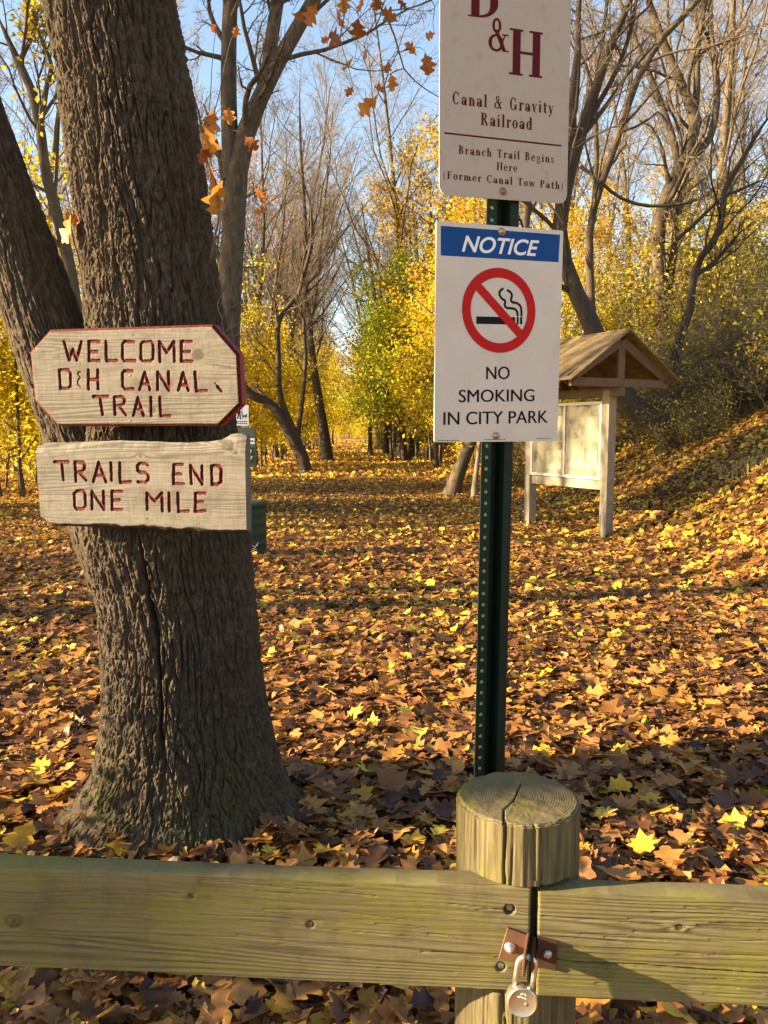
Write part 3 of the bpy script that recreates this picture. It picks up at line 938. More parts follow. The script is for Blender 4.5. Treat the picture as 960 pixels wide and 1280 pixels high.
for i, (x0, y0, x1, y1, r_) in enumerate([(483, 562, 478, 440, 4.5), (463, 572, 462, 500, 4), (497, 556, 470, 380, 5), (487, 556, 476, 470, 4.2), (515, 570, 507, 440, 5.5), (493, 553, 490, 420, 3.5)]):
    Yt = [52, 47, 50, 56, 44, 58][i]
    lab = ['slim trunk in the row right of the trail, second from its near end', 'slim pale trunk standing nearest the trail in the right-hand row', 'dark leaning trunk crossing the row right of the trail',
           'short dark trunk behind the leaning one right of the trail', 'thick tan trunk below the half green maple, nearest to the no smoking sign', 'thin trunk at the back of the row right of the trail'][i]
    hero('slim_tree', lab, Yt, [[(x0, y0 + 4, r_ * .8), ((x0 * 2 + x1) / 3, (y0 * 2 + y1) / 3, r_ * .66), ((x0 + x1) / 2, (y0 + y1) / 2, r_ * .6), (x1, y1, r_ * .5), (x1 + (x1 - x0) * .6, y1 - 110, r_ * .35)]],
         320 + i, TW[:3], 'brown_bark' if i % 2 else 'dark_bark', 'dark_twig')
hero('pale_pole_tree', 'thin pale sapling trunk right beside the leaning tan trunk', 18,
     [[(592, 622, 4), (596, 585, 3), (601, 540, 2.6), (608, 470, 2.2), (618, 380, 1.6)]], 331, TW[:2], 'pale_twig', 'pale_twig', cat='sapling')
# crooked trees on the bank
hero('bowed_tree', 'large dark bowed tree leaning over behind the kiosk roof', 15.5,
     [[(858, 556, 15.0), (820, 528, 14.3), (785, 503, 12.9), (760, 455, 12.2), (742, 412, 11.6), (722, 370, 10.2), (706, 328, 9.5), (699, 280, 9.2), (706, 240, 8.8), (718, 190, 8.2), (732, 150, 6.8), (748, 100, 5.8), (766, 50, 4.8), (788, 0, 4.1), (815, -90, 2.7)],
      [(712, 215, 6.8), (716, 160, 4.8), (716, 110, 4.1), (722, 60, 3.4), (724, 0, 3.1), (730, -80, 2.0)],
      [(725, 168, 4.1), (745, 135, 3.1), (772, 85, 2.7), (790, 30, 2.2), (800, -40, 1.6)]], 340, bark='dark_bark', sink=.5, twig='pale_twig')
hero('upright_tree', 'slim bare tree with a dark arm reaching up to the right, behind the kiosk peak', 19,
     [[(742, 450, 6.2), (738, 360, 5.1), (737, 290, 4.7), (742, 262, 4.7), (753, 225, 4.7), (766, 190, 4.5), (782, 140, 4.4), (800, 92, 4.2), (830, 45, 3.9), (872, 2, 3.5), (920, -60, 2.7)],
      [(742, 262, 3.5), (746, 200, 3.1), (744, 140, 3.0), (748, 90, 2.7), (756, 30, 2.3), (764, -60, 1.7)],
      [(725, 208, 2.3), (745, 222, 2.2), (770, 244, 2.1), (800, 256, 2.1), (835, 257, 2.0), (870, 250, 1.9), (900, 230, 1.7), (930, 195, 1.6), (962, 158, 1.4)]], 341, bark='brown_bark', twig='pale_twig')
hero('crooked_tree', 'crooked bare tree with several forking limbs against the sky on the bank', 21,
     [[(828, 470, 10.4), (828, 380, 8.8), (822, 310, 8.4), (826, 268, 8.4), (842, 225, 8.0), (860, 190, 7.6), (870, 155, 7.2), (862, 130, 6.0), (845, 90, 5.2), (826, 45, 4.8), (810, 0, 4.4), (790, -70, 3.2)],
      [(868, 160, 4.8), (871, 110, 4.0), (872, 60, 3.6), (880, 0, 3.2), (884, -70, 2.4)],
      [(866, 195, 5.2), (886, 175, 4.4), (896, 130, 4.0), (894, 80, 3.6), (888, 30, 3.2), (890, -50, 2.4)],
      [(848, 215, 4.8), (843, 180, 4.2), (826, 130, 4.0), (806, 80, 3.5), (786, 30, 3.2), (766, -20, 2.7)],
      [(832, 380, 5.6), (843, 310, 4.8), (850, 250, 4.0), (862, 215, 3.7)]], 342, bark='brown_bark', twig='pale_twig')
hero('gnarled_tree', 'small gnarled dark tree bending right among the bushes on the bank', 17,
     [[(838, 470, 6.5), (850, 420, 5.5), (863, 385, 5), (866, 350, 4.6), (878, 318, 4.4), (895, 298, 4.2), (903, 268, 4), (905, 240, 3.6), (925, 205, 3), (948, 165, 2.2), (980, 120, 1.6)],
      [(868, 345, 3), (890, 330, 2.4), (910, 308, 2), (930, 285, 1.6)],
      [(846, 300, 2.4), (870, 278, 2.2), (900, 250, 2), (930, 235, 1.6), (960, 222, 1.2)]], 343, TW[:3], 'dark_bark', 'dark_twig')
hero('thin_left_tree', 'thin crooked tree with yellow leaves seen between the two oak stems', 12,
     [[(98, 480, 10), (94, 390, 8.5), (86, 330, 7.5), (72, 270, 6.8), (58, 220, 6.2), (50, 160, 5.8), (40, 115, 5.2), (22, 75, 4.6), (8, 45, 4), (-12, 0, 3)],
      [(50, 165, 3.4), (58, 110, 3), (64, 82, 2.6), (52, 50, 2.2), (40, 15, 1.8)],
      [(24, 78, 3), (42, 40, 2.4), (48, 10, 2)]], 344, TW[:2], 'brown_bark', 'dark_twig', dict(n=420, size=.09, spread=.1, tint=(.6, .2), mat='yellow_leaf'))

# trees standing left of the frame: they throw the long bands of shade across the trail
for i, (x, y, k) in enumerate([(-12, -.4, 'bare0'), (-15, 5.0, 'bare1'), (-9.5, 5.6, 'bare2'), (-22, 9.5, 'bare0'), (-14, 9.4, 'bare3'), (-18, 13.5, 'bare1'), (-28, 3, 'bare2'), (-21, 11.6, 'russet'), (-19, 12.3, 'russet'), (-27, 12.5, 'bare3'), (-32, 17, 'bare0'), (-17, 18, 'bare2'), (-12, 15, 'bare1')]):
    place(k, x, y, 'bare grey tree beyond the left edge of the leaf-strewn clearing', 'tree', 'trees left of the clearing', i * 1.3, 1.0)
for i, (x, y, k, s_) in enumerate([(-3.0, 1.75, 'bush0', .58), (-3.5, 1.95, 'bush1', .6), (-2.9, 1.5, 'bush2', .5), (-8.8, 6.0, 'bush1', .6), (-11, 9.2, 'bush2', .8)]):  # unseen bushes, added to shade the leaves under the rail and the clearing
    place(k, x, y, 'unseen olive bush added beyond the left edge of the clearing to cast shade', 'bush', 'added shade bushes left of the clearing', i, s_)

# ------------------------------------------------------------------ the big oak
def bark_column(name, zs, cx, cyy, rx, ry, thetas, seed, amp=.02, lobes=None, crack=None, mat='oak_bark', parent=None, ridge=.0195, roots=None):
    Z = zs[:, None] + 0 * thetas[None]
    T_ = thetas[None] + 0 * Z
    RX = rx[:, None]; RY = ry[:, None]
    sgn = T_ * RX
    wu = sgn / ridge; wv = Z / .17
    cxn, syn = np.cos(T_) * .45 / ridge * .62, np.sin(T_) * .45 / ridge * .62     # seamless round the trunk
    k = RX / .30
    X3, Y3 = np.cos(T_) * .30 / ridge * k.clip(.8, 1.25), np.sin(T_) * .30 / ridge * k.clip(.8, 1.25)
    warp = .32 * vn(X3 * .45, Y3 * .45, Z / .11, seed + 1)
    warp2 = .32 * vn(X3 * .45 + 9, Y3 * .45 + 9, Z / .11, seed + 2)
    n1 = vn(X3 + warp, Y3 + warp2, Z / .15, seed + 3)
    n2 = vn(X3 * 2.3 + warp2, Y3 * 2.3, Z / .05, seed + 4)
    n3 = fbm(X3 * 3.6, Y3 * 3.6, Z / .02, seed + 5, 2)
    h = np.clip(np.abs(n1) * 4.6, 0, 1) ** .8
    h2 = np.clip(np.abs(n2) * 4.5, 0, 1)
    cross = np.clip(np.abs(vn(X3 * .9, Y3 * .9, Z / .03, seed + 7)) * 6, 0, 1)
    n4 = vn(X3 * 9, Y3 * 9, Z / .0085, seed + 8)
    brk = .55 + .45 * sstep(-.55, -.1, vn(X3 * .8, Y3 * .8, Z / .06, seed + 15))
    d = amp * (h * brk * (.40 + .32 * h2 + .28 * cross) + .2 * n3 + .11 * n4) - amp * .5
    R = 1 + 0 * Z
    if roots is not None:
        for (a0, s_, wd, z0) in roots:
            da = (T_ - a0 + pi) % (2 * pi) - pi
            R = R + s_ * np.exp(-(da / wd) ** 2) * np.exp(-np.clip(Z, -.2, 9) / z0)
    R = R + .016 * vn(np.cos(T_) * 1.6, np.sin(T_) * 1.6, Z / .5, seed + 9)
    if crack is not None:
        ca, z0, z1, wd, dep = crack
        aa = ca + .02 * vn(Z / .08, 0 * Z, seed=seed + 12)
        da = np.abs((T_ - aa + pi) % (2 * pi) - pi) * RX
        d = d - dep * np.exp(-(da / wd) ** 2) * sstep(z0, z0 + .1, Z) * (1 - sstep(z1 - .1, z1, Z))
    X = cx[:, None] + (RX * R + d) * np.cos(T_)
    Y = cyy[:, None] + (RY * R + d) * np.sin(T_)
    V = np.stack([X, Y, Z], -1).reshape(-1, 3)
    nz_, nt_ = len(zs), len(thetas)
    ii = np.arange(nz_ * nt_).reshape(nz_, nt_)
    a = ii[:-1]; b = ii[1:]
    q_ = np.stack([a, np.roll(a, -1, 1), np.roll(b, -1, 1), b], -1).reshape(-1, 4)
    return V, q_

OY = 3.02
rows = [(-160, 40, 190), (-60, 52, 206), (0, 60, 216), (100, 78, 236), (200, 90, 250), (300, 103, 263), (400, 114, 277), (540, 118, 293), (600, 112, 301), (670, 108, 309), (760, 131, 317),
        (850, 136, 325), (920, 133, 338), (980, 122, 352), (1015, 96, 376), (1034, 78, 394)]
rz_, rl_, rr_ = [], [], []
for (py, l, r) in rows:
    a, b = P(l, py, OY), P(r, py, OY)
    rz_.append((a[2] + b[2]) / 2); rl_.append(a[0]); rr_.append(b[0])
rz_, rl_, rr_ = [np.array(v)[::-1] for v in (rz_, rl_, rr_)]
oak = empty('oak_tree', ((rl_[0] + rr_[0]) / 2, OY, 0))
tag(oak, 'large two-stemmed oak with deeply furrowed bark carrying two wooden sign boards', 'tree')
O0 = np.array(oak.location)
zs = np.linspace(-.12, 3.75, 1250)
xl_, xr_ = np.interp(zs, rz_, rl_), np.interp(zs, rz_, rr_)
ker = np.ones(31) / 31
sm_ = lambda v: np.convolve(np.pad(v, 15, mode='edge'), ker, 'valid')
xl_, xr_ = sm_(xl_), sm_(xr_)
cx_, rx_ = (xl_ + xr_) / 2, (xr_ - xl_) / 2
th = np.concatenate([np.linspace(-pi * 1.02, .02 * pi, 560), np.linspace(.02 * pi, .98 * pi, 62)[1:-1]])
roots = [(-2.85, .34, .26, .12), (-2.3, .12, .2, .08), (-1.75, .2, .24, .11), (-1.05, .10, .22, .08), (-.35, .36, .34, .13), (.9, .3, .4, .1), (2.2, .3, .4, .1)]
Vt, Qt = bark_column('t', zs, cx_, np.full_like(zs, OY), rx_, rx_ * .95, th, 40, .021, crack=(-1.62, .36, 1.22, .0055, .045), roots=roots)
link('trunk', mesh_from('trunk', Vt - O0, [Qt], [M['oak_bark']], smooth=True), oak)
st_pts = [(160, 740, 42), (128, 640, 46), (106, 548, 47), (80, 470, 46), (55, 400, 45), (20, 300, 43), (-15, 205, 41), (-46, 115, 39), (-86, 0, 36), (-125, -110, 34)]
sz_, sx_, sr_ = [], [], []
for (px, py, r) in st_pts:
    q_ = P(px, py, 3.13)
    sz_.append(q_[2]); sx_.append(q_[0]); sr_.append(r / F * 3.13)
zs2 = np.linspace(sz_[0], sz_[-1], 620)
th2 = np.concatenate([np.linspace(-pi * 1.02, .02 * pi, 190), np.linspace(.02 * pi, .98 * pi, 42)[1:-1]])
Vs, Qs = bark_column('s', zs2, np.interp(zs2, sz_, sx_), np.full_like(zs2, 3.13), np.interp(zs2, sz_, sr_), np.interp(zs2, sz_, sr_), th2, 60, .013, ridge=.02)
o = link('side_stem', mesh_from('side_stem', Vs - O0, [Qs], [M['oak_bark']], smooth=True), oak)
# crown above the frame: plain limbs
rng = np.random.default_rng(5)
ups = []
for (b, dr, r0, H) in ((np.array([cx_[-1], OY, 3.6]), (-.12, .05, 1), rx_[-1] * .98, 9), (np.array([np.interp(sz_[-1], sz_, sx_), 3.13, sz_[-1] - .1]), (-.35, .1, 1), sr_[-1], 8)):
    p = b.copy(); d = nrm(np.array(dr)); pl = [p.copy()]
    for i in range(9):
        d = nrm(d + rng.normal(0, .05, 3)); p = p + d * H / 9; pl.append(p.copy())
    ups.append((np.array(pl), r0 * np.linspace(1, .2, 10)))
ub = np.array([u[0] for u in ups]) - O0; ur = np.array([u[1] for u in ups])
tr, tw, lf = tree_meshes(77, ub, ur, [dict(BARE[0], nch=9, tmin=.3)] + BARE[1:3], 2, dict(n=900, size=.13, spread=.1, tint=(.5, .2), mat='oak_leaf'), 'oak_bark', 'dark_twig')
link('limbs', tr, oak); link('twigs', tw, oak); link('crown', lf, oak)

# low oak sprays that hang into the picture
TWP = []
tb = MB()
def ptube(pts, r0, r1, Y):
    q_ = [P(p[0], p[1], p[2] if len(p) > 2 else Y) - O0 for p in pts]
    q_ = resample([(*a, 0) for a in q_], max(8, len(q_) * 3))[:, :3]
    TWP.extend(list(q_))
    tb.tube(q_, np.linspace(r0, r1, len(q_)), 5)
    if r0 > .0025:
        tb.build('twig', M['dark_twig'], oak, smooth=True); tb.__init__()
ptube([(150, -330, 3.1), (300, -160, 3.2), (440, -50, 3.35), (470, 0, 3.4), (488, 31, 3.4), (498, 62, 3.4), (505, 86, 3.45), (524, 106, 3.45), (550, 122, 3.5)], .012, .002, 3.4)
ptube([(440, -50, 3.35), (500, -30, 3.35), (545, -8, 3.4), (520, 8, 3.4), (491, 13, 3.42), (470, 18, 3.42)], .007, .002, 3.4)
ptube([(380, -100, 3.28), (420, -40, 3.3), (430, 10, 3.3), (428, 30, 3.3)], .006, .002, 3.3)
ptube([(262, 330, 2.9), (268, 300, 2.86), (274, 262, 2.84), (266, 215, 2.84), (258, 170, 2.86)], .005, .0015, 2.9)
ptube([(268, 300, 2.86), (290, 275, 2.86), (318, 246, 2.9)], .003, .001, 2.9)
ptube([(100, 330, 2.9), (92, 300, 2.88), (84, 262, 2.88)], .004, .0015, 2.9)
for pts in ([(274, 470), (284, 430), (296, 418), (306, 414)], [(276, 440), (280, 415), (277, 400), (286, 386)], [(284, 430), (279, 412), (268, 405)], [(280, 415), (292, 408), (302, 402)],
            [(278, 400), (272, 380), (284, 360), (296, 352)], [(284, 386), (298, 380), (304, 372)]):
    tb = MB()
    ptube([(x, y, 2.92) for x, y in pts], .0022, .0008, 2.92)
    tb.build('twig', M['pale_twig'], oak, smooth=True)
rng = np.random.default_rng(3)
hang = [(560, 140, 80), (635, 90, 90), (465, 50, 75), (560, 65, 60), (660, 200, 50), (830, 180, 50), (895, 130, 45), (740, 245, 45), (755, 60, 60), (715, 330, 50), (672, 375, 85), (605, 235, 60), (605, 330, 40),
        (755, 295, 55), (885, 225, 70), (580, 5, 60), (650, 10, 60), (515, 145, 40), (700, 0, 60), (410, 60, 40), (790, 10, 40), (240, 515, 60), (165, 415, 60), (100, 440, 80), (90, 510, 95), (120, 710, 110), (110, 655, 90),
        (75, 560, 60), (275, 705, 55), (270, 770, 40), (290, 755, 35), (-412, 830, 105), (-395, 800, 70), (190, 110, 40), (110, 100, 35)]
for i, (x, y, sz) in enumerate(hang):
    px, py = 230 + x / 2.909, y / 2.909
    Y = 3.4 if px > 330 else (2.84 if px > 240 else 2.88)
    size = sz / 2.909 / F * Y * 1.08
    yaw = rng.uniform(-1.1, 1.1); roll = rng.normal(pi, .9); pit = rng.normal(.1, .35)
    # leaf plane faces the open side, tip hanging down
    Rl = Matrix.Rotation(yaw, 3, 'Z') @ Matrix.Rotation(pi / 2 + pit, 3, 'X') @ Matrix.Rotation(roll, 3, 'Z')
    pb0 = P(px, py, Y) - O0 + np.array(Rl) @ np.array([0, -.45 * size, 0])
    tw_ = np.array(TWP); dn = tw_[np.argmin(np.linalg.norm(tw_ - pb0 - np.array([0, 0, .05]), axis=1))]
    pt = [pb0, pb0 * .7 + dn * .3 + np.array([rng.normal(0, .012), rng.normal(0, .01), .018]), pb0 * .3 + dn * .7 + np.array([rng.normal(0, .015), 0, .014]), dn]
    lf1 = Leaves()
    lf1.add(oak_leaf(300 + i, 14, 1.5), np.array([P(px, py, Y) - O0]), np.array(Rl)[None], [size], np.array([np.clip(rng.normal(.5, .25), 0, 1)]))
    lo = link('leaf', lf1.mesh('leaf', M['oak_leaf']), oak)
    MB().tube(resample([(*a, 0) for a in pt], 6)[:, :3], np.linspace(.0009, .002, 6), 5).build('stalk', M['dark_twig'], lo, smooth=True)

# ------------------------------------------------------------------ planks and carved boards
def seg_dist(X, Y, polylines):
    best = np.full(X.shape, 9.0)
    for pl in polylines:
        for (a, b) in zip(pl[:-1], pl[1:]):
            ax, ay = a; bx, by = b
            dx, dy = bx - ax, by - ay
            L2 = dx * dx + dy * dy + 1e-12
            x0, x1 = min(ax, bx) - .02, max(ax, bx) + .02
            y0, y1 = min(ay, by) - .02, max(ay, by) + .02
            m = (X > x0) & (X < x1) & (Y > y0) & (Y < y1)
            if not m.any():
                continue
            tt = np.clip(((X[m] - ax) * dx + (Y[m] - ay) * dy) / L2, 0, 1)
            d = np.hypot(X[m] - ax - tt * dx, Y[m] - ay - tt * dy)
            best[m] = np.minimum(best[m], d)
    return best

def grain_field(X, Y, pitch, seed, knots=()):
    yy = Y + .012 * fbm(X * 1.6, Y * 5, seed=seed, o=3)
    g0 = 0
    ph = yy / pitch + 1.6 * fbm(X * 1.3, yy * 26, seed=seed + 3)
    for (kx, ky, kr) in knots:
        dx, dy = (X - kx) / (2.6 * kr), (Y - ky) / kr
        r = np.sqrt(dx * dx + dy * dy)
        ph = ph + 2.2 * np.sign(dy) * np.exp(-r * .8)
    g = .5 + .5 * np.sin(2 * pi * ph)
    g = g ** 1.6 * (.35 + .65 * sstep(-.5, .6, fbm(X * 2.2, Y * 22, seed=seed + 4)))
    for (kx, ky, kr) in knots:
        r = np.hypot((X - kx) / 1.25, Y - ky)
        rr2 = r / kr + .12 * vn(X * 60, Y * 60, seed=seed + 8)
        ring = .55 + .45 * np.sin(2 * pi * r / .0045)
        m = 1 - sstep(.75, 1.05, rr2)
        core = 1 - sstep(0, .5, rr2)
        g = g * (1 - m) + (1.0 + .55 * ring + .6 * core) * m + .8 * np.exp(-((rr2 - 1.0) / .16) ** 2)
    return g

def plank(name, X, Y, Zf, grain, ink, thick, mat, parent, split=None, matx=None):
    """front face as a fine grid, sides and back closed. split: face mask moved into its own lettering mesh"""
    ny_, nx_ = X.shape
    V = np.stack([X, Y, Zf], -1).reshape(-1, 3)
    ii = np.arange(ny_ * nx_).reshape(ny_, nx_)
    q_ = np.stack([ii[:-1, :-1], ii[:-1, 1:], ii[1:, 1:], ii[1:, :-1]], -1).reshape(-1, 4)
    loop = np.concatenate([ii[0, :], ii[1:, -1], ii[-1, -2::-1], ii[-2:0:-1, 0]])
    B = V[loop].copy(); B[:, 2] = -thick
    n0 = len(V); nb = len(loop)
    Vb = np.concatenate([V, B])
    j = np.arange(nb); j2 = (j + 1) % nb
    side = np.stack([loop[j2], loop[j], n0 + j, n0 + j2], -1)
    bi = (n0 + np.arange(nb))
    # back: strip between the lower and upper rows of the loop
    bot = n0 + np.arange(nx_); top = n0 + (nx_ + ny_ - 2) + np.arange(nx_)[::-1]
    back = np.stack([bot[1:], bot[:-1], top[:-1], top[1:]], -1)
    gA = np.concatenate([grain.reshape(-1), np.full(nb, .5)])
    iA = np.concatenate([ink.reshape(-1), np.full(nb, -3.)])
    at_ = {'grain': gA, 'ink': iA}
    mats = [mat] + ([matx] if matx else [])
    keep = q_
    if split is not None:
        fm = split.reshape(-1)[q_].mean(1) > 0.01
        keep = q_[~fm]
        ql = q_[fm]
        us, inv = np.unique(ql, return_inverse=True)
        ml = mesh_from('lettering', V[us], [inv.reshape(-1, 4)], [mat], attrs={'grain': gA[us], 'ink': iA[us]}, smooth=True)
    mi = np.concatenate([np.zeros(len(keep), int), np.full(nb, 1 if matx else 0), np.zeros(len(back), int)])
    me = mesh_from(name, Vb, [keep, side, back], mats, mi, at_, smooth=True)
    try:
        me.set_sharp_from_angle(angle=radians(50))
    except Exception:
        pass
    o = link(name, me, parent)
    if split is not None:
        link('lettering', ml, parent)
    return o

def cp(pts):            # points read off the photograph's sign detail
    return [(20 + x / 3.2, 390 + y / 3.2) for x, y in pts]

WEL = [[(192, 118), (213, 192), (228, 150), (243, 192), (262, 118)], [(333, 118), (292, 118), (292, 195), (335, 195)], [(292, 158), (325, 158)], [(360, 118), (362, 195), (406, 195)],
       [(472, 120), (434, 118), (426, 130), (426, 184), (434, 195), (476, 195)], [(508, 120), (540, 118), (549, 128), (549, 186), (540, 196), (508, 196), (500, 186), (500, 128), (508, 120)],
       [(576, 197), (574, 118), (604, 162), (632, 118), (634, 197)], [(703, 118), (662, 118), (662, 197), (706, 197)], [(662, 158), (695, 158)],
       [(173, 232), (178, 306)], [(173, 232), (209, 232), (218, 242), (218, 297), (208, 306), (178, 306)], [(290, 232), (290, 308)], [(327, 232), (329, 308)], [(290, 270), (328, 270)],
       [(466, 236), (434, 236), (426, 246), (427, 296), (436, 308), (470, 308)], [(495, 310), (515, 240), (536, 310)], [(502, 288), (528, 288)], [(567, 310), (567, 240), (612, 312), (610, 238)],
       [(650, 312), (669, 242), (690, 314)], [(656, 292), (684, 292)], [(716, 242), (722, 316), (765, 315)], [(806, 298), (822, 316)],
       [(310, 338), (368, 338)], [(336, 338), (346, 410)], [(396, 410), (393, 340), (425, 339), (435, 349), (432, 366), (420, 374), (398, 375)], [(414, 376), (440, 412)], [(470, 414), (488, 342), (511, 414)], [(476, 390), (503, 390)],
       [(540, 342), (541, 414)], [(575, 342), (579, 416), (616, 416)]]
AMP = [[(260, 240), (250, 240), (247, 250), (258, 262), (247, 276), (248, 290), (258, 298)], [(796, 284), (808, 298)]]
TRE = [[(155, 600), (210, 600)], [(183, 600), (190, 672)], [(240, 678), (236, 600), (268, 601), (277, 612), (272, 632), (262, 640), (240, 641)], [(255, 642), (282, 674)], [(310, 678), (331, 602), (360, 680)], [(317, 655), (350, 655)],
       [(380, 604), (383, 674)], [(415, 604), (417, 682), (460, 679)], [(528, 612), (518, 606), (496, 606), (486, 616), (488, 634), (500, 642), (520, 644), (530, 655), (528, 672), (518, 682), (489, 680)],
       [(668, 610), (632, 612), (630, 686), (672, 688)], [(632, 648), (660, 648)], [(702, 686), (698, 614), (745, 688), (744, 616)], [(783, 616), (784, 690)], [(783, 616), (812, 616), (822, 628), (820, 680), (808, 690), (784, 690)],
       [(245, 716), (268, 714), (277, 724), (278, 776), (268, 788), (245, 788), (235, 778), (233, 726), (245, 716)], [(305, 788), (303, 718), (352, 790), (350, 718)], [(424, 718), (384, 718), (384, 790), (424, 790)], [(384, 753), (415, 752)],
       [(525, 790), (524, 724), (555, 756), (584, 724), (586, 796)], [(612, 724), (614, 796)], [(648, 726), (650, 798), (690, 796)], [(758, 724), (718, 726), (718, 798), (758, 796)], [(718, 761), (748, 760)]]

BYAW = radians(-13)
bp = Plane(P(168, 470, 2.635), BYAW)
bp2 = Plane(P(178, 606, 2.615), radians(-14))
wel_out = bp.hits(cp([(72, 356), (165, 450), (812, 464), (900, 368), (890, 168), (786, 60), (133, 58), (52, 160)]))
def board_root(name, label, pl):
    r = empty(name)
    r.matrix_world = pl.matrix()
    tag(r, label, 'sign')
    return r
r1 = board_root('wooden_sign', 'octagonal grey wooden board with red edges reading WELCOME D&H CANAL TRAIL, on the oak', bp)
ns, hw = 1.25e-3, .0056
ys = np.arange(wel_out[:, 1].min() + .001, wel_out[:, 1].max(), ns)
def edge_x(poly, y):
    xs = []
    n = len(poly)
    for i in range(n):
        a, b = poly[i], poly[(i + 1) % n]
        if (a[1] - y) * (b[1] - y) <= 0 and abs(a[1] - b[1]) > 1e-9:
            xs.append(a[0] + (b[0] - a[0]) * (y - a[1]) / (b[1] - a[1]))
    return (min(xs), max(xs)) if len(xs) >= 2 else (0, 0)
# top and bottom are nearly level: level rows, chamfered ends
ytop = .5 * (wel_out[5, 1] + wel_out[6, 1]); ybot = .5 * (wel_out[1, 1] + wel_out[2, 1])
wel_out[5, 1] = wel_out[6, 1] = ytop; wel_out[1, 1] = wel_out[2, 1] = ybot
ys = np.linspace(ybot + 1e-4, ytop - 1e-4, int((ytop - ybot) / ns))
ex = np.array([edge_x(wel_out, y) for y in ys])
uu = np.linspace(0, 1, int((ex[:, 1] - ex[:, 0]).max() / ns))
X = ex[:, :1] + (ex[:, 1:] - ex[:, :1]) * uu[None]
Y = ys[:, None] + 0 * X
dedge = seg_dist(X, Y, [[tuple(p) for p in wel_out] + [tuple(wel_out[0])]])
bev = np.clip(1 - dedge / .009, 0, 1)
lp = [list(map(tuple, bp.hits(cp(pl)))) for pl in WEL]
lp2 = [list(map(tuple, bp.hits(cp(pl)))) for pl in AMP]
wob = .0009 * vn(X * 170, Y * 170, seed=2)
d1 = (seg_dist(X, Y, lp) + wob) * (1 + .16 * vn(X * 55, Y * 55, seed=33))
d2 = seg_dist(X, Y, lp2) + wob
groove = .0042 * np.sqrt(np.clip(1 - (d1 / hw) ** 2, 0, 1)) + .0022 * np.sqrt(np.clip(1 - (d2 / .003) ** 2, 0, 1))
kn = bp.hits(cp([(730, 172)]))[0]; kn2 = bp.hits(cp([(222, 152)]))[0]; kn3 = bp.hits(cp([(470, 92)]))[0]; kn4 = bp.hits(cp([(545, 370)]))[0]
gr = grain_field(X, Y, .011, 21, [(kn[0], kn[1], .0155), (kn2[0], kn2[1], .008), (kn3[0], kn3[1], .003), (kn4[0], kn4[1] - .02, .008)])
ink = np.clip((hw - d1) / .0012, -3, 3)
ink = np.maximum(ink, np.clip((.0022 - d2) / .0012, -3, 3) * .35)
Zf = -groove - .008 * bev + .0004 * fbm(X * 30, Y * 90, seed=6)
plank('board', X, Y, Zf, gr, np.where(bev > .05, np.clip((bev - .06) * 30, -3, 3), ink), .042, M['sign_board'], r1, ((d1 < hw + .0012) | (d2 < .0035)).astype(float) * (bev < .05), M['red_edge'])
for (bx, by) in ((455, 255), (455, 435)):
    q_ = bp.hits(cp([(bx, by)]))[0]
    MB().lathe([(.0035, -.01), (.0035, .0005), (.0025, .0016), (.0006, .002)], (q_[0], q_[1], -.0002), (0, 0, 1), 10).build('nail', M['bolt_rust'], r1, smooth=True)

r2 = board_root('wooden_sign', 'live-edged wooden plank with barky rim reading TRAILS END ONE MILE, on the oak', bp2)
topc = bp2.hits(cp([(72, 534), (120, 524), (250, 520), (400, 514), (520, 518), (640, 523), (740, 520), (815, 512), (850, 490), (880, 484), (915, 494)]))
botc = bp2.hits(cp([(96, 836), (130, 858), (300, 862), (500, 868), (700, 879), (800, 884), (920, 886)]))
xl0, xr0 = topc[0, 0] + .004, topc[-1, 0]
nu = int((xr0 - xl0) / ns)
u1 = np.linspace(0, 1, nu)
xs_ = xl0 + (xr0 - xl0) * u1
tcv = np.interp(xs_, topc[:, 0], topc[:, 1]) + .0012 * vn(xs_ * 60, 0 * xs_, seed=4)
bcv = np.interp(xs_, botc[:, 0], botc[:, 1]) + .0016 * vn(xs_ * 50, 0 * xs_, seed=5)
nv = int((tcv - bcv).max() / ns)
v1_ = np.linspace(0, 1, nv)[:, None]
Y = bcv[None] + (tcv - bcv)[None] * v1_
X = xs_[None] + 0 * Y
# the left end slants in towards the bottom
sl = bp2.hits(cp([(72, 534), (96, 836)]))
shift = (sl[1, 0] - sl[0, 0]) * (1 - v1_) * (1 - u1[None]) ** 6
X = X + shift
lp = [list(map(tuple, bp2.hits(cp(pl)))) for pl in TRE]
wob = .0009 * vn(X * 170, Y * 170, seed=12)
d1 = (seg_dist(X, Y, lp) + wob) * (1 + .16 * vn(X * 55, Y * 55, seed=33))
groove = .0042 * np.sqrt(np.clip(1 - (d1 / hw) ** 2, 0, 1))
dt = tcv[None] - Y; db = Y - bcv[None]
wt_ = .031 + .005 * vn(X * 14, 0 * X, seed=14) + .012 * sstep(.8, .95, u1[None])
wb_ = .014 + .005 * vn(X * 16, 0 * X, seed=15)
wane = np.clip(1 - dt / wt_, 0, 1) ** 1.2 * .016 + np.clip(1 - db / wb_, 0, 1) ** 1.2 * .02
wane = wane * (1 + .16 * vn(X * 26, Y * 60, seed=16))
kn = bp2.hits(cp([(498, 576), (880, 562), (526, 828)]))
gr = grain_field(X, Y, .012, 27, [(k[0], k[1], .004) for k in kn] + [(xr0 - .06, topc[-1, 1] - .03, .016)])
gr = gr + 1.5 * sstep(.25, .6, np.clip(1 - db / wb_, 0, 1) + .2 * vn(X * 40, Y * 90, seed=18))
ink = np.clip((hw - d1) / .0012, -3, 3)
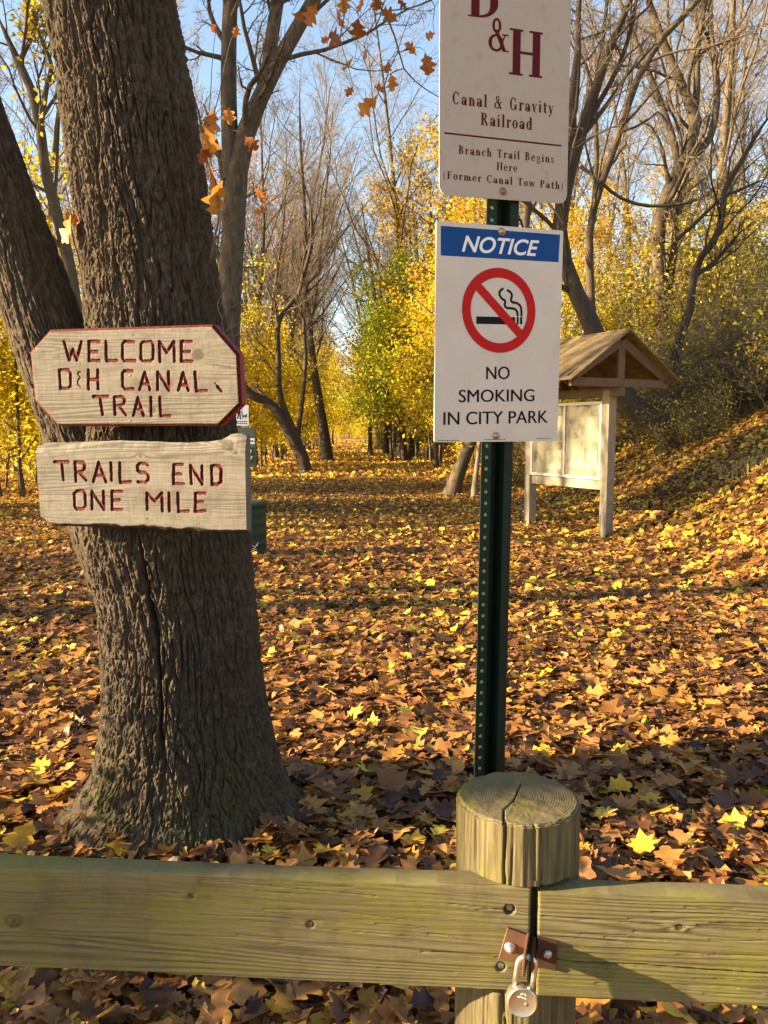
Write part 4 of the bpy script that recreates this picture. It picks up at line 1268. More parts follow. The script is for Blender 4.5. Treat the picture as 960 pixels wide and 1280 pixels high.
plank('board', X, Y, -groove - wane + .0004 * fbm(X * 30, Y * 90, seed=7), gr, ink, .042, M['sign_board'], r2, (d1 < hw + .0012).astype(float))

# ------------------------------------------------------------------ fence: round post, rail, barred gate rail, lock
Y0 = 1.125
RYAW = radians(-4.0)
fp = Plane(P(664, 1175, Y0), RYAW)
lt = fp.hits([(0, 1087), (330, 1096), (655, 1108)]); lb = fp.hits([(0, 1212), (480, 1230), (655, 1237)])
rt = fp.hits([(680, 1112), (960, 1127)]); rb = fp.hits([(680, 1249), (960, 1257)])
uL, uR = fp.hit(663, 1170)[0], fp.hit(672, 1170)[0]
print('rail', lt[:, 1], lb[:, 1], rt[:, 1], rb[:, 1])
vt, vb = lt[:, 1].mean(), lb[:, 1].mean()
vt2, vb2 = rt[:, 1].mean(), rb[:, 1].mean()
fence = empty('wooden_fence')
fence.matrix_world = fp.matrix()
tag(fence, 'weathered wooden fence with algae-green rail on a round post, left of the lock', 'fence')
gate = empty('gate_bar')
gate.matrix_world = fp.matrix()
tag(gate, 'weathered plank gate bar right of the padlock, with a long crack', 'gate')

def rail(u0, u1_, v0, v1_, ud0, ud1, seed, knots, holes, cracks, parent):
    us = np.concatenate([np.linspace(u0, ud0, 60)[:-1], np.linspace(ud0, ud1, int((ud1 - ud0) / .0015)), np.linspace(ud1, u1_, 60)[1:]])
    vs = np.linspace(v0, v1_, int((v1_ - v0) / .0015))
    X, Y = np.meshgrid(us, vs)
    Y = Y + .0016 * vn(X * 3, 0 * X, seed=seed) + .0007 * vn(X * 22, 0 * X, seed=seed + 1) * np.clip((Y - v0) / (v1_ - v0), 0, 1)
    g = grain_field(X, Y, .0085, seed, knots)
    z = .0005 * fbm(X * 9, Y * 140, seed=seed + 2) - .0007 * g
    for (hx, hy, hr, hd) in holes:
        z = z - hd * (1 - sstep(hr - .0012, hr + .0004, np.hypot(X - hx, Y - hy)))
    for pl, wd, dp in cracks:
        d = seg_dist(X, Y, [pl]) + .0005 * vn(X * 120, Y * 120, seed=seed + 5)
        z = z - dp * np.exp(-np.clip(d / wd, 0, 9) ** 2)
    for (kx, ky, kr) in knots:
        r = np.hypot((X - kx) / 1.2, Y - ky) / kr
        z = z - .0022 * np.exp(-((r - .85) / .22) ** 2) * (vn(X * 80, Y * 80, seed=seed + 6) > -.2)
    e = np.minimum(np.minimum(Y - v0, v1_ - Y), np.minimum(X - u0, u1_ - X))
    rc = np.random.default_rng(seed)
    chk = []
    for _ in range(26):
        cx0, cy0, cl = rc.uniform(ud0, ud1), rc.uniform(v0 + .006, v1_ - .006), rc.uniform(.04, .22)
        chk.append([(cx0, cy0), (cx0 + cl * .5, cy0 + rc.normal(0, .0015)), (cx0 + cl, cy0 + rc.normal(0, .003))])
    z = z - .0014 * np.exp(-np.clip((seg_dist(X, Y, chk) + .0004 * vn(X * 60, Y * 60, seed=seed + 9)) / .0008, 0, 9) ** 2)
    z = z - .003 * np.clip(1 - e / .003, 0, 1) ** 2 * (1 + .8 * vn(X * 40, Y * 40, seed=seed + 7))
    return plank('rail', X, Y, z, g, np.full(X.shape, -3.), .038, M['fence_wood'], parent)

h1, h2 = fp.hit(637, 1137), fp.hit(626, 1209)
kk = fp.hits([(18, 1152), (388, 1156), (240, 1120)])
fd0 = fp.hit(-40, 1150)[0]; fd1 = fp.hit(1000, 1190)[0]
ck = lambda *pts: list(map(tuple, fp.hits(pts)))
rail(-1.75, uL, vb, vt, fd0, uL - .001, 51, [(kk[0][0], kk[0][1], .011), (kk[1][0], kk[1][1], .005), (kk[2][0], kk[2][1], .004)],
     [(h1[0], h1[1], .0088, .011), (h2[0], h2[1], .0078, .009)],
     [(ck((250, 1100), (380, 1112), (470, 1120)), .0009, .002), (ck((30, 1180), (240, 1190)), .0008, .0015), (ck((560, 1130), (662, 1142)), .0008, .0018), (ck((540, 1190), (661, 1200)), .0007, .0015), (ck((300, 1150), (520, 1172)), .0006, .0012)], fence)
rail(uR, 1.95, vb2, vt2, uR + .001, fd1, 57, [(fp.hit(850, 1160)[0], fp.hit(850, 1160)[1], .004)], [],
     [(ck((674, 1196), (720, 1203), (800, 1206), (870, 1212), (965, 1218)), .0012, .006), (ck((720, 1150), (900, 1160)), .0007, .0014), (ck((690, 1170), (780, 1178)), .0007, .0014)], gate)
for (h, rr_b, zz, m_) in ((h1, .0056, -.011, 'bolt_rust'), (h2, .0052, -.009, 'galv')):
    MB().lathe([(.0074 if m_ == 'galv' else .0062, 0), (.0072 if m_ == 'galv' else .006, .0015), (rr_b, .002), (rr_b, .0055), (rr_b * .7, .0068), (.0004, .0072)], (h[0], h[1], zz), (0, 0, 1), 18).build('bolt', M[m_], fence, smooth=False)

# round post, notched for the rails
pc = P(648, 995, 1.221)
prad = .0755 * (pc[1] * CT + (CAMZ - pc[2]) * ST)
ztop = pc[2]
rail_back = fp.o + fp.n * -.0385
def post_mesh(local_of, zt, cxw, cyw, r, notch=True, seed=3):
    nth = 300
    a = np.linspace(0, 2 * pi, nth, endpoint=False)
    ca = radians(-112)
    zt0, zt1 = fp.o[2] + max(vt, vt2) + .0025, fp.o[2] + min(vb, vb2) - .003
    zz = np.concatenate([np.linspace(zt - .004, zt0, 90), np.linspace(zt0, zt0, 1) - .0006, np.linspace(zt0 - .006, zt1 + .006, 30), [zt1 + .0006], np.linspace(zt1, max(zt1 - .35, .3), 120), np.linspace(max(zt1 - .35, .3) - .05, -.25, 12)])
    A, Zz = np.meshgrid(a, zz)
    u3, v3 = np.cos(A) * r, np.sin(A) * r
    d = .0016 * vn(u3 * 90, v3 * 90, Zz * 4, seed) + .0010 * vn(u3 * 240, v3 * 240, Zz * 4, seed + 1) + .002 * vn(u3 * 20, v3 * 20, Zz * 2, seed + 2)
    fl = np.abs(vn(u3 * 70, v3 * 70, Zz * 3.0, seed + 4))
    d = d - .0045 * np.exp(-(fl / .07) ** 2) * (vn(u3 * 25, v3 * 25, Zz * 4, seed + 5) > -.1)
    dA = np.abs((A - ca - .05 * (zt - Zz) / .1 * .3 - .02 * vn(Zz * 40, 0 * Zz, seed=seed + 7) + pi) % (2 * pi) - pi) * r
    d = d - .012 * np.exp(-(dA / .0013) ** 2)
    R = r + d
    Xw = cxw + R * np.cos(A); Yw = cyw + R * np.sin(A)
    if notch:
        for i in range(len(zz)):
            if zt1 < zz[i] < zt0 - .0003:
                yb = rail_back[1] + (Xw[i] - rail_back[0]) * tan(RYAW) + .0005
                Yw[i] = np.maximum(Yw[i], yb)
    Vs_ = np.stack([Xw, Yw, Zz], -1).reshape(-1, 3)
    ii = np.arange(Vs_.shape[0]).reshape(len(zz), nth)
    q_ = np.stack([ii[:-1], ii[1:], np.roll(ii[1:], -1, 1), np.roll(ii[:-1], -1, 1)], -1).reshape(-1, 4)
    # end grain
    rad_ = np.linspace(1, 0.01, 80)
    RA, A2 = np.meshgrid(rad_, a, indexing='ij')
    rim = R[0][None]
    xr2 = RA * rim * np.cos(A2); yr2 = RA * rim * np.sin(A2)
    cen = np.hypot(xr2 + .004, yr2 - .006)
    wobr = cen + .0016 * vn(xr2 * 40, yr2 * 40, seed=seed + 11)
    ring = .5 + .5 * np.sin(2 * pi * wobr / .0040)
    zt_ = zt - .0007 * ring - .004 * sstep(.94, 1.0, RA) + .0012 * fbm(xr2 * 50, yr2 * 50, seed=seed + 13)
    ck_ = seg_dist(xr2, yr2, [[(-.002, .006), (-.012, -.02), (-.03, -.046), (r * cos(ca) * 1.02, r * sin(ca) * 1.02)], [(-.002, .006), (.006, .03), (.012, .045)], [(-.002, .006), (-.03, .02)]])
    zt_ = zt_ - .011 * np.exp(-(np.clip(ck_, 0, .02) / .0010) ** 2)
    Vt_ = np.stack([cxw + xr2, cyw + yr2, zt_], -1).reshape(-1, 3)
    jj = len(Vs_) + np.arange(Vt_.shape[0]).reshape(80, nth)
    qt = np.stack([jj[:-1], np.roll(jj[:-1], -1, 1), np.roll(jj[1:], -1, 1), jj[1:]], -1).reshape(-1, 4)
    br = np.stack([ii[0], np.roll(ii[0], -1), np.roll(jj[0], -1), jj[0]], -1)
    Vall = np.concatenate([Vs_, Vt_])
    ringa = np.concatenate([np.full(len(Vs_), .5), ring.reshape(-1)])
    Mi = np.array(local_of.matrix_world.inverted())
    Vl = Vall @ Mi[:3, :3].T + Mi[:3, 3]
    return mesh_from('post', Vl, [q_, br, qt], [M['post_wood']], attrs={'ring': ringa, 'grain': np.zeros(len(Vl)), 'ink': np.full(len(Vl), -3.)}, smooth=True)
bpy.context.view_layer.update()
pm = post_mesh(fence, ztop, pc[0], pc[1], prad)
link('post', pm, fence)
# the posts at the far ends of the two rails, out of the frame
po = link('post', pm, fence); po.location = (-1.62 - fp.hit(648, 1170)[0], 0, 0)
po = link('post', pm, gate); po.location = (1.82 - fp.hit(648, 1170)[0], 0, 0)

# hasp: two bent rusty plates
pq = fp.hits([(634, 1158), (659, 1167), (657, 1205), (623, 1196)])
hb = MB().prism([tuple(p) for p in pq[::-1]], .0006, .0042)
def tongue(mb, u, lean, vtop, vbot, out, th=.0036):
    # a strip standing out from the rail face, rounded end
    pr = [(0.0006, vtop), (.018, vtop - .001), (out * .8, vtop - .004), (out, vtop - .013), (out, vbot + .008), (out * .85, vbot), (.0006, vbot + .004)]
    n = len(pr)
    v = [[u + s_ * th / 2 + lean * p[0], p[1], p[0]] for s_ in (-1, 1) for p in pr]
    fs = [tuple(range(n)), tuple(range(2 * n - 1, n - 1, -1))] + [(i, n + i, n + (i + 1) % n, (i + 1) % n) for i in range(n)]
    mb.add(v, fs)
tu = fp.hit(661, 1175)
tongue(hb, tu[0] - .001, -.22, tu[1] + .012, tu[1] - .024, .056)
hb.build('hasp', M['rust'], fence, bevel=.0008)
hb2 = MB()
pq2 = fp.hits([(672, 1169), (697, 1175), (694, 1212), (671, 1206)])
hb2.prism([tuple(p) for p in pq2[::-1]], .0006, .0042)
tongue(hb2, tu[0] + .0085, -.20, tu[1] + .006, tu[1] - .022, .047)
hb2.build('hasp', M['rust_shaded'], gate, bevel=.0008)
q_ = fp.hit(637, 1182)
MB().lathe([(.0085, .0042), (.0085, .0056), (.0062, .006), (.006, .0105), (.0045, .012), (.0032, .0122), (.003, .0145), (.0005, .015)], (q_[0], q_[1], 0), (0, 0, 1), 20).build('bolt', M['galv'], fence, bevel=0, smooth=True)
q_ = fp.hit(684, 1190)
MB().lathe([(.007, .0042), (.0068, .006), (.0045, .009), (.0005, .0095)], (q_[0], q_[1], 0), (0, 0, 1), 16).build('bolt', M['galv'], gate, smooth=True)

fpn = Plane(fp.o + fp.n * .038, RYAW)
lk = fpn.hit(652, 1249)
lockm = fpn.matrix() @ Matrix.Translation((lk[0], lk[1], 0)) @ Matrix.Rotation(radians(-8), 4, 'Z') @ Matrix.Rotation(radians(-6), 4, 'X')
pad = empty('padlock'); pad.matrix_world = lockm
tag(pad, 'round worn steel padlock hanging from the rusty hasp', 'padlock')
MB().lathe([(.0002, -.0105), (.0185, -.0105), (.0218, -.0088), (.0228, -.0055), (.0228, .0055), (.0218, .0088), (.0200, .0100), (.0190, .0094), (.0002, .0094)], (0, 0, 0), (0, 0, 1), 40).build('body', M['lock'], pad, smooth=True).data.set_sharp_from_angle(angle=radians(35))
sh = [(-.0128, .010, 0), (-.0128, .035, 0)] + [(-.0128 * cos(a), .050 + .0128 * sin(a), 0) for a in np.linspace(0, pi, 11)] + [(.0128, .035, 0), (.0128, .010, 0)]
MB().tube(sh, np.full(len(sh), .0042), 12).build('shackle', M['lock'], pad, smooth=True)
mk = MB()
for (x0, y0, x1, y1) in ((-.004, .0115, -.001, .0135), (.001, .0135, .004, .0115), (-.008, .0075, -.0045, .0085), (-.0035, .0084, .000, .0078), (.001, .0077, .0045, .0068)):
    mk.bar((x0, y0, .0096), (x1, y1, .0096), .0014, .0004, up=(0, 0, 1))
mk.build('stamp', M['white_ink'], pad)
MB().lathe([(.0026, .0092), (.0026, .0097), (.0002, .0098)], (.006, -.001, 0), (0, 0, 1), 14).build('rivet', M['brass'], pad, smooth=True)

# ------------------------------------------------------------------ lettering tools
def text_poly(body, shear=0.0, offset=0.0, spacing=1.0):
    cu = bpy.data.curves.new('t', 'FONT')
    cu.body = body; cu.shear = shear; cu.offset = offset; cu.space_character = spacing
    cu.resolution_u = 6
    ob = bpy.data.objects.new('t', cu); COL.objects.link(ob)
    dg = bpy.context.evaluated_depsgraph_get()
    me = bpy.data.meshes.new_from_object(ob.evaluated_get(dg))
    V = np.array([v.co[:] for v in me.vertices]); Fc = [tuple(p.vertices) for p in me.polygons]
    bpy.data.objects.remove(ob); bpy.data.curves.remove(cu); bpy.data.meshes.remove(me)
    return V, Fc

TK, HN = .195, .07
def _rect(x0, y0, x1, y1): return [(x0, y0), (x1, y0), (x1, y1), (x0, y1)]
def _bowl(cx, cy, rx, ry, a0, a1, tmax=TK, tmin=HN, n=22):
    out = []
    A = np.radians(np.linspace(a0, a1, n))
    tk = tmin + (tmax - tmin) * np.abs(np.cos(A)) ** 1.4
    ox, oy = cx + rx * np.cos(A), cy + ry * np.sin(A)
    ix, iy = cx + (rx - tk) * np.cos(A), cy + (ry - np.minimum(tk, tmin * 1.2 + 0 * tk)) * np.sin(A)
    for i in range(n - 1):
        out.append([(ox[i], oy[i]), (ox[i + 1], oy[i + 1]), (ix[i + 1], iy[i + 1]), (ix[i], iy[i])])
    return out
def _serif(x, y, w_=.34, h=.045): return _rect(x - w_ / 2, y, x + w_ / 2, y + h)
def _stem(x, y0, y1, w_=TK): return _rect(x, y0, x + w_, y1)
def _diag(x0, y0, x1, y1, w_): return [(x0, y0), (x0 + w_, y0), (x1 + w_, y1), (x1, y1)]
def _dot(cx, cy, r): return [[(cx + r * cos(a), cy + r * sin(a)) for a in np.linspace(0, 2 * pi, 10, endpoint=False)]]
XH = .66
def glyph(c):
    g, wd = [], .6
    if c == 'C': g = _bowl(.36, .5, .34, .52, 42, 318) + [_stem(.60, .66, .98, .05), _stem(.62, .1, .24, .04)]; wd = .74
    elif c == 'G': g = _bowl(.36, .5, .34, .52, 42, 318) + [_stem(.60, .66, .98, .05), _stem(.54, .05, .42), _serif(.62, .40, .32)]; wd = .82
    elif c == 'H': g = [_stem(.1, 0, 1), _stem(.6, 0, 1), _rect(.1, .47, .7, .53)] + [_serif(x, y) for x in (.185, .685) for y in (0, .955)]; wd = .87
    elif c == 'D': g = [_stem(.1, 0, 1), _rect(.02, 0, .36, .045), _rect(.02, .955, .36, 1)] + _bowl(.3, .5, .44, .5, -90, 90); wd = .8
    elif c == 'B': g = [_stem(.1, 0, 1), _rect(.02, 0, .36, .045), _rect(.02, .955, .34, 1), _rect(.2, .49, .36, .54)] + _bowl(.3, .75, .30, .25, -90, 90) + _bowl(.32, .265, .34, .27, -90, 90); wd = .72
    elif c == 'R': g = [_stem(.1, 0, 1), _serif(.185, 0), _rect(.02, .955, .34, 1), _rect(.2, .47, .36, .52)] + _bowl(.3, .74, .32, .265, -90, 90) + [_diag(.58, 0, .3, .49, .19), _serif(.70, 0, .2)]; wd = .8
    elif c == 'P': g = [_stem(.1, 0, 1), _serif(.185, 0), _rect(.02, .955, .34, 1), _rect(.2, .44, .36, .49)] + _bowl(.3, .72, .34, .28, -90, 90); wd = .7
    elif c == 'T': g = [_stem(.28, 0, 1), _serif(.365, 0), _rect(.02, .95, .71, 1), _stem(.02, .74, 1, .04), _stem(.67, .74, 1, .04)]; wd = .74
    elif c == 'F': g = [_stem(.1, 0, 1), _serif(.185, 0), _rect(.02, .95, .62, 1), _stem(.58, .74, 1, .04), _rect(.2, .48, .48, .53), _stem(.45, .4, .61, .035)]; wd = .68
    elif c == '&': g = _bowl(.34, .25, .32, .27, 40, 400, .15) + _bowl(.36, .78, .19, .235, 0, 360, .11) + [_diag(.62, 0, .24, .66, .17), _serif(.74, .0, .26), _diag(.5, .18, .68, .5, .06), _serif(.72, .5, .28)]; wd = .92
    elif c == 'a': g = [_stem(.36, 0, .48), _rect(.4, 0, .6, .045)] + _bowl(.28, .44, .25, .22, 0, 160) + _dot(.1, .48, .07) + _bowl(.24, .19, .22, .2, 0, 360); wd = .6
    elif c in 'nhm':
        top = 1.02 if c == 'h' else XH
        g = [_stem(.08, 0, top), _serif(.165, 0, .3), _rect(0, top - .05, .12, top)] + _bowl(.32, .42, .24, .25, 0, 180) + [_stem(.40, 0, .44), _serif(.485, 0, .3)]; wd = .66
        if c == 'm': g += _bowl(.64, .42, .24, .25, 0, 180) + [_stem(.72, 0, .44), _serif(.805, 0, .3)]; wd = .98
    elif c == 'l': g = [_stem(.08, 0, 1.02), _serif(.165, 0, .32), _rect(0, .97, .12, 1.02)]; wd = .34
    elif c == 'i': g = [_stem(.08, 0, XH), _serif(.165, 0, .32), _rect(0, XH - .05, .12, XH)] + _dot(.165, .88, .09); wd = .34
    elif c == 'r': g = [_stem(.08, 0, XH), _serif(.165, 0, .32), _rect(0, XH - .05, .12, XH)] + _bowl(.36, .42, .2, .24, 60, 180, .06) + _dot(.43, .56, .08); wd = .5
    elif c == 'o': g = _bowl(.29, .33, .28, .35, 0, 360); wd = .58
    elif c == 'd': g = _bowl(.28, .33, .26, .35, 20, 340) + [_stem(.38, 0, 1.02), _rect(.3, .97, .42, 1.02), _rect(.5, 0, .62, .045)]; wd = .63
    elif c == 'c': g = _bowl(.3, .33, .28, .35, 45, 315) + _dot(.46, .52, .07); wd = .54
    elif c == 'e': g = _bowl(.3, .33, .28, .35, 0, 318) + [_rect(.08, .35, .56, .40)]; wd = .6
    elif c == 'g': g = _bowl(.28, .43, .23, .24, 0, 360, .12) + _bowl(.3, -.1, .28, .18, 0, 360, .10) + [_diag(.1, .08, .16, .22, .08), _diag(.46, .58, .56, .66, .08)]; wd = .6
    elif c == 's': g = _bowl(.24, .48, .18, .185, 20, 270, .12) + _bowl(.24, .17, .2, .19, -160, 90, .13) + [_stem(.38, .48, .64, .035), _stem(.05, .04, .2, .035)]; wd = .48
    elif c == 't': g = [_stem(.12, .06, .86), _rect(.02, XH - .05, .42, XH)] + _bowl(.3, .12, .18, .14, 180, 330, .1); wd = .46
    elif c == 'v': g = [_diag(.2, 0, .02, XH, .17), _diag(.24, 0, .44, XH, .055), _serif(.1, XH - .045, .26), _serif(.48, XH - .045, .2)]; wd = .56
    elif c == 'w': g = [_diag(.18, 0, .02, XH, .16), _diag(.22, 0, .38, XH, .055), _diag(.52, 0, .34, XH, .16), _diag(.56, 0, .74, XH, .055), _serif(.1, XH - .045, .26), _serif(.76, XH - .045, .2)]; wd = .84
    elif c == 'y': g = [_diag(.2, 0, .02, XH, .17), _diag(.14, -.26, .46, XH, .055), _serif(.1, XH - .045, .26), _serif(.5, XH - .045, .2)] + _dot(.11, -.22, .07); wd = .58
    elif c == '(': g = _bowl(.36, .38, .3, .66, 110, 250, .09, .03); wd = .36
    elif c == ')': g = _bowl(.0, .38, .3, .66, -70, 70, .09, .03); wd = .36
    elif c == ' ': wd = .42
    return g, wd

def serif_text(mb, body, a, b, cap, z=.0004, sp=.12, zst=.00002):
    """one line of roman lettering from baseline point a to b (local u, v), capitals of the given height"""
    polys = []; x = 0
    for c in body:
        g, wd = glyph(c)
        polys += [[(x + p[0], p[1]) for p in pl] for pl in g]
        x += wd + sp
    x -= sp
    a = np.asarray(a); b = np.asarray(b)
    d = (b - a) / x
    for i, pl in enumerate(polys):
        v = [(a[0] + d[0] * p[0], a[1] + d[1] * p[0] + cap * p[1], z + (i % 7) * zst) for p in pl]
        mb.add(v, [tuple(range(len(v)))])

def face_up(o):
    me = o.data
    bm = bmesh.new(); bm.from_mesh(me)
    fl = [f for f in bm.faces if f.normal.z < 0]
    bmesh.ops.reverse_faces(bm, faces=fl)
    bm.to_mesh(me); bm.free()
    return o

# ------------------------------------------------------------------ signs on the green channel post
SY = radians(21.0)
sp_ = Plane(P(622, 415, 1.765), SY)
nq = lambda pts: sp_.hits([(520 + x / 3.5556, 240 + y / 3.5556) for x, y in pts])
ns_ = empty('notice_sign'); ns_.matrix_world = sp_.matrix()
tag(ns_, 'white metal NOTICE sign with blue header and red no smoking circle', 'sign')
co = nq([(90, 128), (655, 172), (627, 1108), (80, 1112)])
w2 = .1525; hh = (co[0, 1] + co[1, 1] - co[2, 1] - co[3, 1]) / 4
cu_, cv_ = co[:, 0].mean(), (co[:, 1].max() + co[:, 1].min()) / 2
def rounded(poly, r, n=5):
    out = []
    k = len(poly)
    for i in range(k):
        p0, p1, p2 = np.array(poly[i - 1]), np.array(poly[i]), np.array(poly[(i + 1) % k])
        a = p1 + nrm(p0 - p1) * r; b = p1 + nrm(p2 - p1) * r
        for t_ in np.linspace(0, 1, n):
            out.append(tuple((1 - t_) ** 2 * a + 2 * t_ * (1 - t_) * p1 + t_ ** 2 * b))
    return out
quad = [tuple(c_) for c_ in co[::-1]]
MB().prism(rounded(quad, .004, 3), -.002, 0).build('plate', M['sign_white'], ns_)
hdr = nq([(110, 150), (640, 190), (633, 312), (110, 282)])
face_up(MB().add([(*p, .0003) for p in hdr[::-1]], [(0, 1, 2, 3)]).build('header_band', M['blue'], ns_))
def place_text(pl_pts, body, parent, mat, z, shear=0, offset=0, spacing=1.0, cap=None, name='lettering'):
    V, Fc = text_poly(body, shear, offset, spacing)
    a, b, top = pl_pts
    V = V - V.min(0)
    wd = V[:, 0].max(); ht = V[:, 1].max()
    d = (np.asarray(b) - np.asarray(a)) / wd
    capv = top if cap is None else cap
    W = np.stack([a[0] + d[0] * V[:, 0], a[1] + d[1] * V[:, 0] + capv * V[:, 1] / ht, np.full(len(V), z)], -1)
    return W, Fc
lm = MB()
a, b = nq([(203, 266), (546, 287)]); t0 = nq([(225, 187)])[0]
W, Fc = place_text((a, b, t0[1] - a[1] - .003), 'NOTICE', ns_, None, .0006, .28, .018)
lm.add(W, Fc)
face_up(lm.build('lettering', M['white_ink'], ns_))
lm = MB()
for (body, x0, y0, x1, y1, yt) in (('NO', 312, 833, 415, 832, 776), ('SMOKING', 190, 935, 525, 930, 879), ('IN CITY PARK', 122, 1036, 585, 1026, 978)):
    a, b = nq([(x0, y0), (x1, y1)]); tp = nq([(x0, yt)])[0]
    for k_, (du, dz_) in enumerate(((-.0005, 0), (0, .00004), (.0005, .00008))):
        W, Fc = place_text((a + np.array([du, 0]), b + np.array([du, 0]), tp[1] - a[1]), body, ns_, None, .0004 + dz_, 0, 0)
        lm.add(W, Fc)
for (x0, x1, y) in ((98, 190, 1104), (305, 400, 1100), (535, 598, 1095)):
    k = 0; xx = x0
    while xx < x1:
        ww = [7, 11, 5, 9][k % 4]
        a, b = nq([(xx, y), (min(xx + ww, x1), y)])
        lm.add([(a[0], a[1] - .0008, .0004), (b[0], b[1] - .0008, .0004), (b[0], b[1] + .0007, .0004), (a[0], a[1] + .0007, .0004)], [(0, 1, 2, 3)])
        xx += ww + 4; k += 1
face_up(lm.build('lettering', M['black'], ns_))
# pictogram: cigarette and smoke, then ring and slash over it
c0 = nq([(370, 527)])[0]
rO = .5 * (nq([(533, 540)])[0][0] - nq([(207, 520)])[0][0])
sc_ = rO / 163.0
cm = MB()
def cr(x0, y0, x1, y1, z=.0004):
    q4 = nq([(x0, y1), (x1, y1 + (x1 - x0) * .02), (x1, y0 + (x1 - x0) * .02), (x0, y0)])
    cm.add([(*p, z) for p in q4], [(0, 1, 2, 3)])
cr(268, 553, 440, 586); cr(447, 555, 456, 588); cr(462, 555, 472, 588)
def strip(mb, pts, wd, z):
    p = resample([(*q, 0, 0) for q in nq(pts)], 40)[:, :2]
    t_ = nrm(np.gradient(p, axis=0)); nn = np.stack([-t_[:, 1], t_[:, 0]], -1)
    L_, R_ = p + nn * wd / 2, p - nn * wd / 2
    n = len(p)
    v = [(*q, z) for q in L_] + [(*q, z) for q in R_]
    mb.add(v, [(n + i, n + i + 1, i + 1, i) for i in range(n - 1)])
strip(cm, [(388, 428), (374, 440), (371, 456), (382, 474), (396, 484), (394, 502), (402, 514), (420, 517), (436, 519), (448, 530), (452, 552)], .0052, .0004)
strip(cm, [(404, 436), (418, 444), (426, 460), (422, 478), (428, 490), (448, 494), (464, 508), (468, 530), (468, 552)], .0052, .00043)
face_up(cm.build('pictogram', M['black'], ns_))
rg_ = MB()
n = 64
rI = rO - 38 * sc_ * .98
v = [(c0[0] + r_ * cos(2 * pi * i / n), c0[1] + r_ * sin(2 * pi * i / n), .0008) for r_ in (rI, rO) for i in range(n)]
rg_.add(v, [(i, n + i, n + (i + 1) % n, (i + 1) % n) for i in range(n)])
sa, sb = nq([(272, 418), (468, 640)])
dd = nrm(sb - sa); nn = np.array([-dd[1], dd[0]]) * 17.5 * sc_
mid = c0
La = mid - dd * (rI + .003); Lb = mid + dd * (rI + .003)
rg_.add([(*(La + nn), .00076), (*(La - nn), .00076), (*(Lb - nn), .00076), (*(Lb + nn), .00076)], [(0, 1, 2, 3)])
face_up(rg_.build('prohibition_ring', M['red'], ns_))
for pxy in ((380, 177), (355, 1083)):
    q_ = nq([pxy])[0]
    MB().lathe([(.0085, 0), (.0085, .0012), (.0078, .0018), (.0052, .002), (.005, .0052), (.0038, .0064), (.0004, .0068)], (q_[0], q_[1], .0008), (0, 0, 1), 18).build('bolt', M['brass'], ns_, smooth=True)

sp2 = Plane(P(631, 120, 1.762), SY)
dq = lambda pts: sp2.hits([(540 + x / 4.922, y / 4.922) for x, y in pts])
dh = empty('trail_sign'); dh.matrix_world = sp2.matrix()
tag(dh, 'tan metal sign with maroon D&H Canal & Gravity Railroad lettering atop the post', 'sign')
co = dq([(47, 100), (852, 195), (830, 1255), (45, 1200)])
ul, ur_ = (co[0, 0] + co[3, 0]) / 2, (co[1, 0] + co[2, 0]) / 2
vbot = (co[2, 1] + co[3, 1]) / 2
quad = [tuple(co[3]), tuple(co[2]), (co[1, 0] + .0, vbot + .4575), (co[0, 0], vbot + .4575)]
MB().prism(rounded(quad, .024, 8), -.002, 0).build('plate', M['sign_tan'], dh)
lm = MB()
for body, A_, B_, capy, sp0 in (('Canal & Gravity', (125, 640), (748, 701), 562, .16), ('Railroad', (298, 769), (615, 800), 692, .14), ('Branch Trail Begins', (162, 945), (750, 1003), 893, .16),
                                ('Here', (396, 1046), (525, 1058), 997, .14), ('(Former Canal Tow Path)', (68, 1098), (806, 1166), 1050, .14)):
    a, b = dq([A_, B_]); tp = dq([(A_[0], capy)])[0]
    serif_text(lm, body, a, b, tp[1] - a[1], sp=sp0)
for body, A_, B_, capy in (('H', (470, 456), (680, 482), 170), ('&', (343, 308), (478, 324), 106)):
    a, b = dq([A_, B_]); tp = dq([(A_[0], capy)])[0]
    serif_text(lm, body, a, b, tp[1] - a[1], z=.0004)
a, b = dq([(214, 98), (422, 122)])
serif_text(lm, 'D', a, b, .061, z=.0004)
a, b = dq([(75, 818), (796, 897)])
lm.add([(a[0], a[1] - .0017, .0004), (b[0], b[1] - .0017, .0004), (b[0], b[1] + .0017, .0004), (a[0], a[1] + .0017, .0004)], [(0, 1, 2, 3)])
face_up(lm.build('lettering', M['maroon'], dh))
q_ = dq([(437, 1178)])[0]
for vv in (q_[1], vbot + .44):
    MB().lathe([(.0085, 0), (.0085, .0012), (.0078, .0018), (.0052, .002), (.005, .0052), (.0038, .0064), (.0004, .0068)], (q_[0], vv, .0003), (0, 0, 1), 18).build('bolt', M['bolt_rust'] if vv < 0 else M['brass'], dh, smooth=True)

